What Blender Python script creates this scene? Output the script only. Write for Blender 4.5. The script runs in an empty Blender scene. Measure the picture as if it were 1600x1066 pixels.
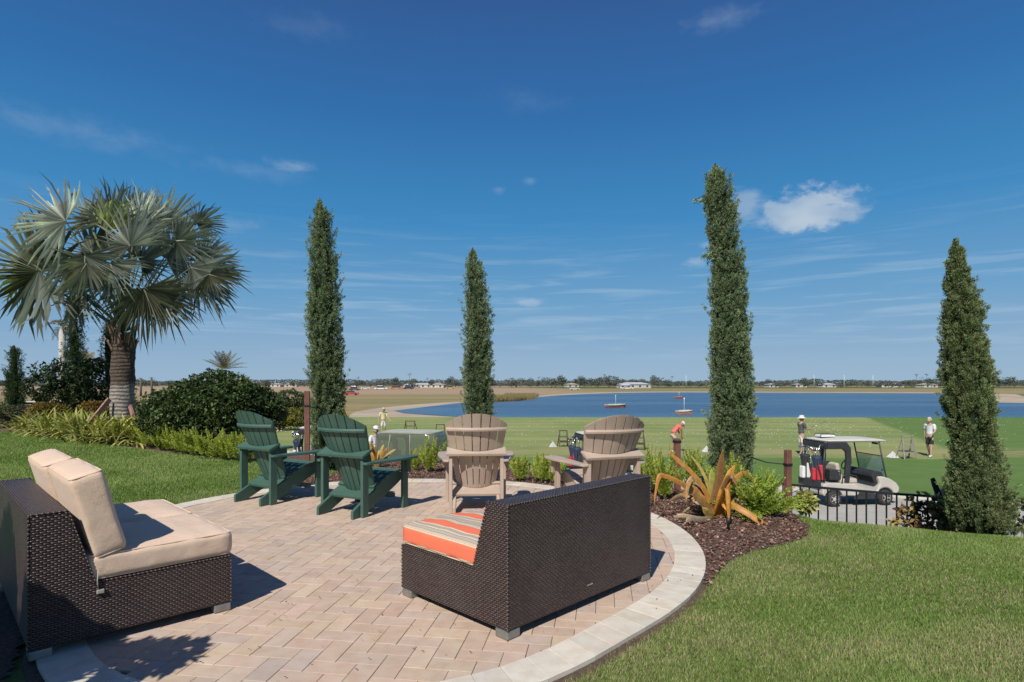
import bpy, bmesh, math, random
import numpy as np
from mathutils import Vector, Matrix, Euler
R = math.radians
PI = math.pi
random.seed(7)
rng = np.random.default_rng(11)
scn = bpy.context.scene
COL = scn.collection
F = 920.0; CAMZ = 1.4; HY = 598.0

def W(px, py, Y):
    """world point at depth Y for a spot measured in the photo (survey helper)"""
    return ((px-800)/F*Y, Y, CAMZ-(py-HY)/F*Y)

# ---------------------------------------------------------------- objects
def tag(o, label=None, cat=None, group=None, kind=None):
    if label: o['label'] = label
    if cat: o['category'] = cat
    if group: o['group'] = group
    if kind: o['kind'] = kind
    return o
def thing(name, label, cat, loc=(0,0,0), rz=0.0, group=None):
    o = bpy.data.objects.new(name, None); COL.objects.link(o)
    o.empty_display_size = 0.2
    o.location = loc; o.rotation_euler = (0,0,rz)
    return tag(o, label, cat, group)
def link(name, me, parent=None, loc=None, rz=0):
    o = bpy.data.objects.new(name, me); COL.objects.link(o)
    if parent is not None: o.parent = parent
    if loc is not None: o.location = loc
    if rz: o.rotation_euler = (0,0,rz)
    return o
CH = {}
def children(o):
    return [c for c in COL.objects if c.parent == o]
def copy_tree(o, parent=None):
    c = o.copy(); COL.objects.link(c)
    if parent is not None: c.parent = parent
    for ch in children(o): copy_tree(ch, c)
    return c

def fastmesh(name, V, faces, mat, col=None, smooth=False, uv=None):
    """faces: (M,k) int array or list of such arrays"""
    if not isinstance(faces, list): faces = [faces]
    faces = [np.asarray(f, dtype=np.int32) for f in faces if len(f)]
    V = np.asarray(V, dtype=np.float32)
    me = bpy.data.meshes.new(name)
    me.vertices.add(len(V)); me.vertices.foreach_set('co', V.ravel())
    idx = np.concatenate([f.ravel() for f in faces])
    tot = np.concatenate([np.full(len(f), f.shape[1], dtype=np.int32) for f in faces])
    st = np.concatenate([[0], np.cumsum(tot)[:-1]]).astype(np.int32)
    me.loops.add(len(idx)); me.loops.foreach_set('vertex_index', idx)
    me.polygons.add(len(tot)); me.polygons.foreach_set('loop_start', st)
    me.polygons.foreach_set('use_smooth', np.full(len(tot), bool(smooth)))
    me.update(calc_edges=True)
    if col is not None:
        a = me.color_attributes.new('Col', 'FLOAT_COLOR', 'POINT')
        c = np.ones((len(V),4), dtype=np.float32); c[:,:3] = col
        a.data.foreach_set('color', c.ravel())
    if mat: me.materials.append(mat)
    return me

class MB:
    """collects shapes in one bmesh"""
    def __init__(s): s.bm = bmesh.new(); s.uvl = None
    def _bev(s, verts, b, seg=2):
        if b <= 0: return
        es = set()
        vs = set(verts)
        for v in verts:
            for e in v.link_edges:
                if e.other_vert(v) in vs: es.add(e)
        bmesh.ops.bevel(s.bm, geom=list(es), offset=b, segments=seg, affect='EDGES', profile=0.5)
    def box(s, c, size, rot=None, bev=0.0, seg=2):
        m = Matrix.Translation(c)
        if rot is not None: m = m @ Euler(rot).to_matrix().to_4x4()
        m = m @ Matrix.Diagonal((size[0], size[1], size[2], 1))
        r = bmesh.ops.create_cube(s.bm, size=1.0, matrix=m)
        s._bev(r['verts'], bev, seg); return s
    def beam(s, a, b, w, h, bev=0.0, up=(0,0,1)):
        a = Vector(a); b = Vector(b); d = b-a; L = d.length
        y = d.normalized(); u = Vector(up)
        x = y.cross(u)
        if x.length < 1e-4: x = y.cross(Vector((1,0,0)))
        x.normalize(); z = x.cross(y)
        m = Matrix((x, y, z)).transposed().to_4x4(); m.translation = (a+b)/2
        m = m @ Matrix.Diagonal((w, L, h, 1))
        r = bmesh.ops.create_cube(s.bm, size=1.0, matrix=m)
        s._bev(r['verts'], bev); return s
    def prism(s, pts, axis, c0, c1, bev=0.0, seg=2):
        """polygon pts (2D) extruded along axis between c0 and c1. axis x: pts=(y,z); y: (x,z); z: (x,y)"""
        def mk(p, c):
            if axis == 'x': return (c, p[0], p[1])
            if axis == 'y': return (p[0], c, p[1])
            return (p[0], p[1], c)
        a = [s.bm.verts.new(mk(p, c0)) for p in pts]
        b = [s.bm.verts.new(mk(p, c1)) for p in pts]
        n = len(pts)
        fs = [s.bm.faces.new(a), s.bm.faces.new(b[::-1])]
        for i in range(n): fs.append(s.bm.faces.new((a[i], b[i], b[(i+1)%n], a[(i+1)%n])))
        bmesh.ops.recalc_face_normals(s.bm, faces=fs)
        s._bev(a+b, bev, seg); return s
    def tube(s, pts, rad, n=8, caps=True, flat=1.0):
        pts = [Vector(p) for p in pts]
        if not hasattr(rad, '__len__'): rad = [rad]*len(pts)
        rings = []; prev = None
        for i, p in enumerate(pts):
            t = (pts[min(i+1, len(pts)-1)]-pts[max(i-1, 0)])
            t.normalize()
            ref = Vector((0,0,1)) if abs(t.z) < 0.95 else Vector((0,1,0))
            if prev is None: x = t.cross(ref).normalized()
            else:
                x = prev - t*prev.dot(t)
                x = x.normalized() if x.length > 1e-5 else t.cross(ref).normalized()
            prev = x; y = t.cross(x)
            rings.append([s.bm.verts.new(p + (x*math.cos(2*PI*k/n) + y*math.sin(2*PI*k/n)*flat)*rad[i]) for k in range(n)])
        for i in range(len(rings)-1):
            for k in range(n):
                f = s.bm.faces.new((rings[i][k], rings[i][(k+1)%n], rings[i+1][(k+1)%n], rings[i+1][k])); f.smooth = True
        if caps:
            s.bm.faces.new(rings[0][::-1]); s.bm.faces.new(rings[-1])
        return s
    def lathe(s, prof, c=(0,0,0), n=20, axis='z', smooth=True):
        """prof list of (r, h)"""
        rings = []
        for r, h in prof:
            ring = []
            for k in range(n):
                a = 2*PI*k/n
                if axis == 'z': p = (c[0]+r*math.cos(a), c[1]+r*math.sin(a), c[2]+h)
                elif axis == 'y': p = (c[0]+r*math.cos(a), c[1]+h, c[2]+r*math.sin(a))
                else: p = (c[0]+h, c[1]+r*math.cos(a), c[2]+r*math.sin(a))
                ring.append(s.bm.verts.new(p))
            rings.append(ring)
        fs = []
        for i in range(len(rings)-1):
            for k in range(n):
                f = s.bm.faces.new((rings[i][k], rings[i][(k+1)%n], rings[i+1][(k+1)%n], rings[i+1][k])); f.smooth = smooth; fs.append(f)
        fs.append(s.bm.faces.new(rings[0])); fs.append(s.bm.faces.new(rings[-1][::-1]))
        bmesh.ops.recalc_face_normals(s.bm, faces=fs)
        return s
    def ball(s, c, r, sub=2, scale=(1,1,1)):
        m = Matrix.Translation(c) @ Matrix.Diagonal((scale[0], scale[1], scale[2], 1))
        res = bmesh.ops.create_icosphere(s.bm, subdivisions=sub, radius=r, matrix=m)
        for v in res['verts']:
            for f in v.link_faces: f.smooth = True
        return s
    def boxuv(s):
        uvl = s.bm.loops.layers.uv.verify()
        for f in s.bm.faces:
            n = f.normal
            ax = max(range(3), key=lambda i: abs(n[i]))
            for l in f.loops:
                c = l.vert.co
                if ax == 2: l[uvl].uv = (c.x, c.y)
                elif ax == 1: l[uvl].uv = (c.x, c.z)
                else: l[uvl].uv = (c.y, c.z)
        return s
    def mesh(s, name, mats, uv=False):
        s.bm.normal_update()
        if uv: s.boxuv()
        me = bpy.data.meshes.new(name); s.bm.to_mesh(me); s.bm.free()
        for m in (mats if isinstance(mats, (list,tuple)) else [mats]): me.materials.append(m)
        return me
    def build(s, name, mat, parent=None, loc=None, rz=0, uv=False):
        return link(name, s.mesh(name, mat, uv), parent, loc, rz)

# ---------------------------------------------------------------- noise
def _hash(i, j, k, seed):
    h = (i*374761393 + j*668265263 + k*2147483647 + seed*974711) & 0xffffffff
    h = ((h ^ (h >> 13))*1274126177) & 0xffffffff
    return ((h ^ (h >> 16)) & 0xffff)/65535.0
def vnoise(P, seed=0):
    P = np.asarray(P, dtype=np.float64); I = np.floor(P).astype(np.int64); f = P-I; f = f*f*(3-2*f)
    out = 0
    for a in (0,1):
        for b in (0,1):
            for c in (0,1):
                w = (f[:,0] if a else 1-f[:,0])*(f[:,1] if b else 1-f[:,1])*(f[:,2] if c else 1-f[:,2])
                out = out + w*_hash(I[:,0]+a, I[:,1]+b, I[:,2]+c, seed)
    return out
def fbm(P, seed=0, o=3):
    P = np.asarray(P); s = 0; a = 0.5; t = 0
    for i in range(o):
        s = s + a*vnoise(P*(2**i), seed+i*17); t += a; a *= .5
    return s/t

# ---------------------------------------------------------------- materials
MATS = {}
def newmat(name):
    m = bpy.data.materials.new(name); m.use_nodes = True
    nt = m.node_tree; bs = nt.nodes['Principled BSDF']
    return m, nt, bs
def nd(nt, typ, **kw):
    n = nt.nodes.new(typ)
    for k, v in kw.items():
        if k.startswith('i_'):
            key = k[2:]
            n.inputs[int(key) if key.isdigit() else key].default_value = v
        else: setattr(n, k, v)
    return n
def mth(nt, op, a, b=None, c=None, clamp=False):
    n = nt.nodes.new('ShaderNodeMath'); n.operation = op; n.use_clamp = clamp
    for i, v in enumerate((a, b, c)):
        if v is None: continue
        if isinstance(v, (int, float)): n.inputs[i].default_value = v
        else: nt.links.new(v, n.inputs[i])
    return n.outputs[0]
def mixc(nt, fac, a, b, blend='MIX'):
    n = nt.nodes.new('ShaderNodeMix'); n.data_type = 'RGBA'; n.blend_type = blend
    for inp, v in ((n.inputs[0], fac), (n.inputs[6], a), (n.inputs[7], b)):
        if isinstance(v, (int, float)): inp.default_value = v
        elif isinstance(v, (tuple, list)): inp.default_value = (*v[:3], 1)
        else: nt.links.new(v, inp)
    return n.outputs[2]
def noise(nt, vec, scale, detail=3, rough=.55, dist=0):
    n = nt.nodes.new('ShaderNodeTexNoise'); n.inputs['Scale'].default_value = scale
    n.inputs['Detail'].default_value = detail; n.inputs['Roughness'].default_value = rough
    n.inputs['Distortion'].default_value = dist
    if vec is not None: nt.links.new(vec, n.inputs['Vector'])
    return n.outputs['Fac']
def smap(nt, v, a, b, c=0.0, d=1.0):
    n = nt.nodes.new('ShaderNodeMapRange'); n.interpolation_type = 'SMOOTHSTEP'
    n.inputs[1].default_value = a; n.inputs[2].default_value = b; n.inputs[3].default_value = c; n.inputs[4].default_value = d
    nt.links.new(v, n.inputs[0]); return n.outputs[0]
def bump(nt, bs, h, strength=.3, dist=.01):
    n = nt.nodes.new('ShaderNodeBump'); n.inputs['Strength'].default_value = strength
    n.inputs['Distance'].default_value = dist
    nt.links.new(h, n.inputs['Height']); nt.links.new(n.outputs[0], bs.inputs['Normal'])
    return n
def pm(name, c1, c2=None, scale=8, rough=.6, b=0.0, bscale=60, metal=0, spec=.5, bdist=.004, coord='Object', rv=.1):
    if name in MATS: return MATS[name]
    m, nt, bs = newmat(name)
    tc = nd(nt, 'ShaderNodeTexCoord').outputs[coord]
    if c2 is None: c2 = tuple(x*.78 for x in c1)
    f = noise(nt, tc, scale, 5, .6)
    f2 = smap(nt, f, .3, .7)
    nt.links.new(mixc(nt, f2, c1, c2), bs.inputs['Base Color'])
    r = mth(nt, 'MULTIPLY_ADD', f, rv*2, rough-rv); nt.links.new(r, bs.inputs['Roughness'])
    bs.inputs['Metallic'].default_value = metal
    bs.inputs['Specular IOR Level'].default_value = spec
    if b > 0: bump(nt, bs, noise(nt, tc, bscale, 4, .6), b, bdist)
    MATS[name] = m; return m
def leafmat(name, rough=.5, trans=.3, spec=.4, tint=(1,1,1), tcol=(1.25,1.35,.6)):
    if name in MATS: return MATS[name]
    m, nt, bs = newmat(name)
    at = nd(nt, 'ShaderNodeAttribute', attribute_name='Col').outputs['Color']
    c = mixc(nt, 1.0, at, tint, 'MULTIPLY')
    nt.links.new(c, bs.inputs['Base Color']); bs.inputs['Roughness'].default_value = rough
    bs.inputs['Specular IOR Level'].default_value = spec
    if trans > 0:
        tr = nd(nt, 'ShaderNodeBsdfTranslucent')
        nt.links.new(mixc(nt, 1.0, c, tcol, 'MULTIPLY'), tr.inputs['Color'])
        mx = nd(nt, 'ShaderNodeMixShader'); mx.inputs[0].default_value = trans
        nt.links.new(bs.outputs[0], mx.inputs[1]); nt.links.new(tr.outputs[0], mx.inputs[2])
        nt.links.new(mx.outputs[0], nt.nodes['Material Output'].inputs['Surface'])
    MATS[name] = m; return m

# ---------------------------------------------------------------- camera, world, sun
cam = bpy.data.cameras.new('camera'); camo = bpy.data.objects.new('camera', cam); COL.objects.link(camo)
camo.location = (0,0,CAMZ); camo.rotation_euler = (R(90),0,0)
cam.sensor_width = 36; cam.lens = F/1600*36; cam.shift_y = 65/1600
cam.clip_start = .05; cam.clip_end = 12000
scn.camera = camo
scn.view_settings.view_transform = 'Standard'; scn.view_settings.look = 'None'
scn.view_settings.exposure = 0; scn.view_settings.gamma = 1

SAZ = R(202.5); SEL = R(45)
sl = bpy.data.lights.new('sun', 'SUN'); sl.energy = 5.1; sl.angle = R(.53); sl.color = (1,.955,.88)
so = bpy.data.objects.new('sun', sl); COL.objects.link(so)
sd = Vector((math.sin(SAZ)*math.cos(SEL), math.cos(SAZ)*math.cos(SEL), math.sin(SEL)))
so.rotation_euler = sd.to_track_quat('Z', 'Y').to_euler(); so.location = (-5,-10,12)

wd = bpy.data.worlds.new('World'); scn.world = wd; wd.use_nodes = True
nt = wd.node_tree; nt.nodes.clear()
sky = nd(nt, 'ShaderNodeTexSky'); sky.sky_type = 'NISHITA'; sky.sun_disc = False
sky.sun_elevation = SEL; sky.sun_rotation = SAZ; sky.air_density = 1.0; sky.dust_density = .6; sky.ozone_density = 2.0
tc = nd(nt, 'ShaderNodeTexCoord').outputs['Generated']
sx = nd(nt, 'ShaderNodeSeparateXYZ'); nt.links.new(tc, sx.inputs[0])
X, Y, Z = sx.outputs
hr = mth(nt, 'SQRT', mth(nt, 'ADD', mth(nt, 'MULTIPLY', X, X), mth(nt, 'MULTIPLY', Y, Y)))
el = mth(nt, 'ARCTAN2', Z, hr)           # elevation, radians
az = mth(nt, 'ARCTAN2', X, Y)            # azimuth, radians, + to the right
ramp = nd(nt, 'ShaderNodeValToRGB'); nt.links.new(mth(nt, 'DIVIDE', el, R(60)), ramp.inputs[0])
def s2l(c): return tuple(((v/255)/12.92 if v/255 <= .04045 else ((v/255+.055)/1.055)**2.4) for v in c)
stops = [(0, (152,182,207)), (.05, (136,171,203)), (.13, (104,158,200)), (.25, (60,136,192)), (.40, (46,110,172)), (.55, (48,90,150)), (.8, (50,76,130)), (1, (52,84,138))]
cr = ramp.color_ramp
while len(cr.elements) < len(stops): cr.elements.new(.5)
for e, (p, c) in zip(cr.elements, stops): e.position = p; e.color = (*s2l(c), 1)
skyc = mixc(nt, 1.0, sky.outputs[0], (.105,.105,.105), 'MULTIPLY')
base = mixc(nt, .94, skyc, ramp.outputs[0])
def comb(x, y, z=0.0):
    n = nd(nt, 'ShaderNodeCombineXYZ')
    for i, v in enumerate((x, y, z)):
        if isinstance(v, (int, float)): n.inputs[i].default_value = v
        else: nt.links.new(v, n.inputs[i])
    return n.outputs[0]
cv = comb(mth(nt, 'MULTIPLY', az, 1.0), mth(nt, 'MULTIPLY', el, 1.7))
n1 = noise(nt, cv, 26, 9, .62, .25)
n2 = noise(nt, cv, 9, 3, .5)
def ell(a0, e0, ra, re):
    """soft ellipse mask in azimuth/elevation degrees"""
    dx = mth(nt, 'DIVIDE', mth(nt, 'SUBTRACT', az, R(a0)), R(ra))
    dy = mth(nt, 'DIVIDE', mth(nt, 'SUBTRACT', el, R(e0)), R(re))
    return mth(nt, 'SQRT', mth(nt, 'ADD', mth(nt, 'MULTIPLY', dx, dx), mth(nt, 'MULTIPLY', dy, dy)))
def azel(px, py):
    x = (px-800)/F; z = (HY-py)/F
    return math.degrees(math.atan2(x, 1)), math.degrees(math.atan2(z, math.sqrt(1+x*x)))
def puff(px, py, rx, ry, soft, op):
    a0, e0 = azel(px, py); a1, _ = azel(px+rx, py); _, e1 = azel(px, py-ry)
    d = ell(a0, e0, a1-a0, e1-e0)
    v = mth(nt, 'ADD', mth(nt, 'SUBTRACT', 1.0, d), mth(nt, 'MULTIPLY', mth(nt, 'SUBTRACT', n1, .47), 2.1))
    return mth(nt, 'MULTIPLY', smap(nt, v, 0, soft), op)
cur = base
cm = None
for p in [(1262,326,96,38,.55,.82), (1168,322,44,34,.9,.62), (1318,324,52,28,.8,.6), (1235,335,60,30,.6,.8), (1195,345,30,14,1.0,.5), (1085,409,26,9,.9,.42), (1103,383,15,6,.9,.3), (828,472,30,8,.9,.42),
          (450,258,46,14,1.3,.42), (400,268,110,20,1.9,.24), (1130,30,80,28,1.7,.24), (120,205,230,34,2.0,.22), (350,350,80,16,1.5,.26), (480,40,90,30,2.0,.12), (820,160,80,30,2.0,.10), (780,297,14,8,1.2,.2), (828,283,14,8,1.2,.2), (690,458,26,4,1.2,.3)]:
    v = puff(*p); cm = v if cm is None else mth(nt, 'MAXIMUM', cm, v)
cloudc = mixc(nt, smap(nt, n2, .35, .65), s2l((196,208,220)), s2l((158,182,206)))
cur = mixc(nt, cm, cur, cloudc)
# high thin cirrus streaks low over the horizon
cv2 = comb(mth(nt, 'MULTIPLY', az, 1.6), mth(nt, 'MULTIPLY', el, 24))
st = noise(nt, cv2, 3.2, 6, .55, .6)
band = mth(nt, 'MULTIPLY', smap(nt, el, R(1), R(4)), smap(nt, el, R(17), R(6)))
cir = mth(nt, 'MULTIPLY', mth(nt, 'MULTIPLY', smap(nt, st, .47, .70), band), .42)
cur = mixc(nt, cir, cur, s2l((170,196,218)))
bg = nd(nt, 'ShaderNodeBackground'); nt.links.new(cur, bg.inputs[0]); bg.inputs[1].default_value = 1.0
wo = nd(nt, 'ShaderNodeOutputWorld'); nt.links.new(bg.outputs[0], wo.inputs[0])

# ---------------------------------------------------------------- terrain heights
def crest(x): return np.interp(x, [-60,-40,-14,-8,-5,-2.2,.2,2.0,2.7,3.2,4.2,4.85,8,14,30], [34,31,17,14,12,10.6,9.4,7.9,6.9,5.85,5.35,5.08,4.2,3.5,3.0])
def falll(x): return np.interp(x, [-14,-2,.2,3.7,6], [5,3.2,2.5,4.6,4.7])
def sstep(t): t = np.clip(t, 0, 1); return t*t*(3-2*t)
def hgt(x, y):
    x = np.asarray(x, dtype=float); y = np.asarray(y, dtype=float)
    mound = .30*sstep((-x-4.2)/7.2)*sstep((y-3)/5)
    f = sstep((y-crest(x))/falll(x))
    h = mound*(1-f) - 2.0*f
    return h - 1.35*sstep((y-57.5)/10)
def H(x, y): return float(hgt(x, y))
def pnear(x): return np.interp(x, [-60,-14,-5,2,8.6,14,30], [46,27,19,15.5,11.5,9.8,8.5])
def pfar(x): return np.interp(x, [-60,-14,-5,2,8.6,14,30], [50,31,23.5,21.6,18.8,16.2,13])
def gridmesh(name, xs, fy0, fy1, ny, mat, dz=0.0, pw=1.0):
    xs = np.asarray(xs); t = np.linspace(0, 1, ny)**pw
    Xg = np.repeat(xs[:,None], ny, 1)
    y0 = fy0(xs) if callable(fy0) else np.full(len(xs), float(fy0))
    y1 = fy1(xs) if callable(fy1) else np.full(len(xs), float(fy1))
    Yg = y0[:,None]*(1-t)+y1[:,None]*t
    Zg = hgt(Xg, Yg)+dz
    V = np.stack([Xg.ravel(), Yg.ravel(), Zg.ravel()], 1)
    i = np.arange(len(xs)-1)[:,None]*ny + np.arange(ny-1)[None,:]; i = i.ravel()
    Fc = np.stack([i, i+ny, i+ny+1, i+1], 1)
    return fastmesh(name, V, Fc, mat, smooth=True)

# ---- ground materials
def grassmat(name, cs, patch=None, band=False):
    m, nt, bs = newmat(name)
    tcn = nd(nt, 'ShaderNodeTexCoord').outputs['Object']
    a = noise(nt, tcn, .9, 4, .6); b_ = noise(nt, tcn, 14, 5, .7); c_ = noise(nt, tcn, 90, 3, .7)
    col = mixc(nt, smap(nt, a, .35, .65), cs[0], cs[1])
    col = mixc(nt, mth(nt, 'MULTIPLY', smap(nt, b_, .45, .75), .6), col, cs[2])
    if band:
        s = nd(nt, 'ShaderNodeSeparateXYZ'); nt.links.new(tcn, s.inputs[0])
        x_, y_ = s.outputs[0], s.outputs[1]
        w1 = noise(nt, tcn, .35, 4, .6)
        yy = mth(nt, 'ADD', y_, mth(nt, 'MULTIPLY', x_, .03))
        yy = mth(nt, 'ADD', yy, mth(nt, 'MULTIPLY', mth(nt, 'SUBTRACT', w1, .5), 1.5))
        # mown tee ground beyond about 26 m is lighter and drier; right of an oblique line it stays dark green
        tee = smap(nt, yy, 26.7, 27.2)
        line = mth(nt, 'SUBTRACT', mth(nt, 'ADD', x_, mth(nt, 'MULTIPLY', y_, -.45)), 8.7)
        tee = mth(nt, 'MULTIPLY', tee, smap(nt, line, .4, -.4))
        tee2 = mixc(nt, smap(nt, noise(nt, tcn, .12, 5, .6), .4, .6), (.28,.305,.115), (.22,.265,.09))
        # stripe pattern left by the mower
        stp = mth(nt, 'SINE', mth(nt, 'MULTIPLY', y_, 1.9))
        tee2 = mixc(nt, mth(nt, 'MULTIPLY', smap(nt, stp, -.3, .3), .22), tee2, (.10,.15,.035))
        col = mixc(nt, tee, col, tee2)
        # worn straw coloured hitting line
        dry = mth(nt, 'MULTIPLY', smap(nt, yy, 27.2, 28.2), smap(nt, yy, 32.5, 29.5))
        nz = noise(nt, comb2(nt, mth(nt, 'MULTIPLY', x_, .35), mth(nt, 'MULTIPLY', y_, 1.3)), 1.6, 5, .6)
        col = mixc(nt, mth(nt, 'MULTIPLY', mth(nt, 'MULTIPLY', dry, smap(nt, nz, .38, .6)), .75), col, (.32,.27,.13))
        nz2 = noise(nt, comb2(nt, mth(nt, 'MULTIPLY', x_, .2), mth(nt, 'MULTIPLY', y_, 1.0)), 1.1, 5, .7)
        col = mixc(nt, mth(nt, 'MULTIPLY', mth(nt, 'MULTIPLY', smap(nt, nz2, .58, .72), tee), .5), col, (.27,.25,.11))
        col = mixc(nt, smap(nt, yy, 58, 59.5), col, (.07,.12,.025))
    nt.links.new(col, bs.inputs['Base Color']); bs.inputs['Roughness'].default_value = .9
    bs.inputs['Specular IOR Level'].default_value = .15
    hh = mth(nt, 'ADD', mth(nt, 'MULTIPLY', c_, .5), b_)
    bump(nt, bs, hh, .7, .03)
    return m
def comb2(nt, x, y, z=0.0):
    n = nt.nodes.new('ShaderNodeCombineXYZ')
    for i, v in enumerate((x, y, z)):
        if isinstance(v, (int, float)): n.inputs[i].default_value = v
        else: nt.links.new(v, n.inputs[i])
    return n.outputs[0]
M_lawn = grassmat('lawn_soil_grass', [(.115,.16,.04), (.15,.19,.055), (.20,.21,.09)])
M_range = grassmat('range_turf', [(.105,.180,.042), (.125,.200,.052), (.15,.20,.07)], band=True)

xs = np.concatenate([np.linspace(-60,-16,45), np.linspace(-15.5,-6,40), np.linspace(-5.9,9,150), np.linspace(9.3,30,50)])
tag(link('lawn', gridmesh('lawn', xs, -25, lambda x: pnear(x)+.02, 260, M_lawn, -.03, 1.0)), 'green lawn around the paver patio', None, None, 'structure')
M_conc = pm('path_concrete', (.42,.40,.36), (.34,.32,.29), 1.5, .85, .3, 60, bdist=.004)
tag(link('cart_path', gridmesh('cart_path', xs, pnear, pfar, 24, M_conc, 0.0)), 'pale concrete cart path below the fence', None, None, 'structure')
M_curb = pm('curb_concrete', (.50,.48,.43), (.42,.40,.36), 3, .85, .2, 80)
mb = MB()
kx = np.linspace(-30, 28, 120)
for a, b in zip(kx[:-1], kx[1:]):
    mb.beam((a, float(pfar(a))+.07, -1.97), (b, float(pfar(b))+.07, -1.97), .15, .16)
tag(mb.build('path_kerb', M_curb), 'low concrete kerb along the far side of the cart path', None, None, 'structure')
xr = np.concatenate([np.linspace(-260,-62,30), np.linspace(-60,60,121), np.linspace(64,300,30)])
tag(link('driving_range', gridmesh('driving_range', xr, lambda x: pfar(x)+.02, 70, 170, M_range, 0.0)), 'mown driving range turf', None, None, 'structure')

# ---- far land, one sheet to the horizon
m, nt, bs = newmat('far_field')
tcn = nd(nt, 'ShaderNodeTexCoord').outputs['Object']
s = nd(nt, 'ShaderNodeSeparateXYZ'); nt.links.new(tcn, s.inputs[0]); x_, y_ = s.outputs[0], s.outputs[1]
big = noise(nt, tcn, .012, 5, .6); stv = noise(nt, comb2(nt, mth(nt, 'MULTIPLY', x_, .006), mth(nt, 'MULTIPLY', y_, .05)), 1.0, 5, .6)
yy = mth(nt, 'ADD', y_, mth(nt, 'MULTIPLY', mth(nt, 'SUBTRACT', big, .5), 60))
col = mixc(nt, smap(nt, stv, .4, .6), (.30,.235,.125), (.23,.20,.095))        # dry grass
dirt = mth(nt, 'MULTIPLY', smap(nt, x_, 60, 0), smap(nt, yy, 205, 240))
col = mixc(nt, mth(nt, 'MULTIPLY', dirt, .85), col, (.38,.275,.19))
dirt2 = mth(nt, 'MULTIPLY', smap(nt, yy, 430, 480), smap(nt, yy, 620, 560))
col = mixc(nt, mth(nt, 'MULTIPLY', dirt2, smap(nt, x_, -50, 60)), col, (.085,.125,.035))
col = mixc(nt, smap(nt, yy, 700, 900), col, (.10,.12,.07))
fine = noise(nt, tcn, .25, 5, .7)
col = mixc(nt, mth(nt, 'MULTIPLY', smap(nt, fine, .5, .7), .35), col, (.10,.11,.04))
nt.links.new(col, bs.inputs['Base Color']); bs.inputs['Roughness'].default_value = 1; bs.inputs['Specular IOR Level'].default_value = .05
M_far = m
V = [(-6000,58,-2.99),(6000,58,-2.99),(6000,9000,-2.99),(-6000,9000,-2.99)]
tag(link('ground', fastmesh('ground', V, np.array([[0,1,2,3]]), M_far)), 'flat dry grass and bare dirt country beyond the lake', None, None, 'structure')

LAKE = [(2,60),(-6,74),(-12,80),(-15.5,84),(-18.2,91),(-15,108),(-11,126),(-7,130),(-3,131),(1,138),(5.7,152),(7.6,176),(17,202),(29,226),(43,245),(58,257),(75,264),(110,255),(145,246),(176,238),(168,215),(150,190),(122,152),(108,135),(106,128),(112,120),(130,114),(165,107),(300,95),(300,60)]
SAND = [(-17,60),(-21.4,77),(-23.6,89),(-22.6,103),(-19.3,118),(-15,131),(-9,138),(-5,142),(-1,150),(3.5,162),(5.0,184),(13,214),(25,242),(40,266),(57,281),(75,292),(112,284),(150,276),(196,262),(190,222),(168,193),(138,156),(124,141),(122,138),(126,132),(140,126),(170,119),(320,106),(320,60)]
def polysheet(name, pts, z, mat, lab):
    me = bpy.data.meshes.new(name); me.from_pydata([(x, y, z) for x, y in pts], [], [list(range(len(pts)))]); me.update()
    me.materials.append(mat)
    return tag(link(name, me), lab, None, None, 'structure')
M_sand = pm('beach_sand', (.46,.38,.28), (.36,.29,.21), .12, .95, .1, 5, spec=.1)
polysheet('beach', SAND, -2.97, M_sand, 'pale sandy shore around the lake')
GREEN = [(124,141),(138,156),(190,222),(215,240),(420,230),(420,116),(322,110),(170,122),(140,129),(128,134)]
polysheet('meadow', GREEN, -2.95, pm('meadow_grass', (.10,.14,.04), (.14,.16,.06), .1, .95), 'green grassy point of land at the right of the lake')
m, nt, bs = newmat('lake_water')
tcn = nd(nt, 'ShaderNodeTexCoord').outputs['Object']
mp = nd(nt, 'ShaderNodeMapping'); nt.links.new(tcn, mp.inputs[0]); mp.inputs['Scale'].default_value = (.8, 1.6, 1)
w1 = noise(nt, mp.outputs[0], 1.3, 5, .6); w2 = noise(nt, mp.outputs[0], 5, 4, .6)
mp2 = nd(nt, 'ShaderNodeMapping'); nt.links.new(tcn, mp2.inputs[0]); mp2.inputs['Scale'].default_value = (.010, .05, 1)
w3 = noise(nt, mp2.outputs[0], 1.0, 5, .6)
mp3 = nd(nt, 'ShaderNodeMapping'); nt.links.new(tcn, mp3.inputs[0]); mp3.inputs['Scale'].default_value = (.25, .9, 1)
w4 = noise(nt, mp3.outputs[0], 1.0, 6, .7)
c = mixc(nt, smap(nt, w3, .4, .62), (.055,.118,.195), (.088,.165,.245))
c = mixc(nt, mth(nt, 'MULTIPLY', smap(nt, w4, .52, .7), .45), c, (.10,.20,.33))
s = nd(nt, 'ShaderNodeSeparateXYZ'); nt.links.new(tcn, s.inputs[0])
c = mixc(nt, mth(nt, 'MULTIPLY', smap(nt, s.outputs[1], 84, 70), .35), c, (.09,.26,.36))
nt.links.new(c, bs.inputs['Base Color']); bs.inputs['Roughness'].default_value = .35
bs.inputs['Specular IOR Level'].default_value = .22
bump(nt, bs, mth(nt, 'ADD', w1, mth(nt, 'MULTIPLY', w2, .4)), .9, .25)
polysheet('water', LAKE, -2.93, m, 'blue rippled lake')

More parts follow.
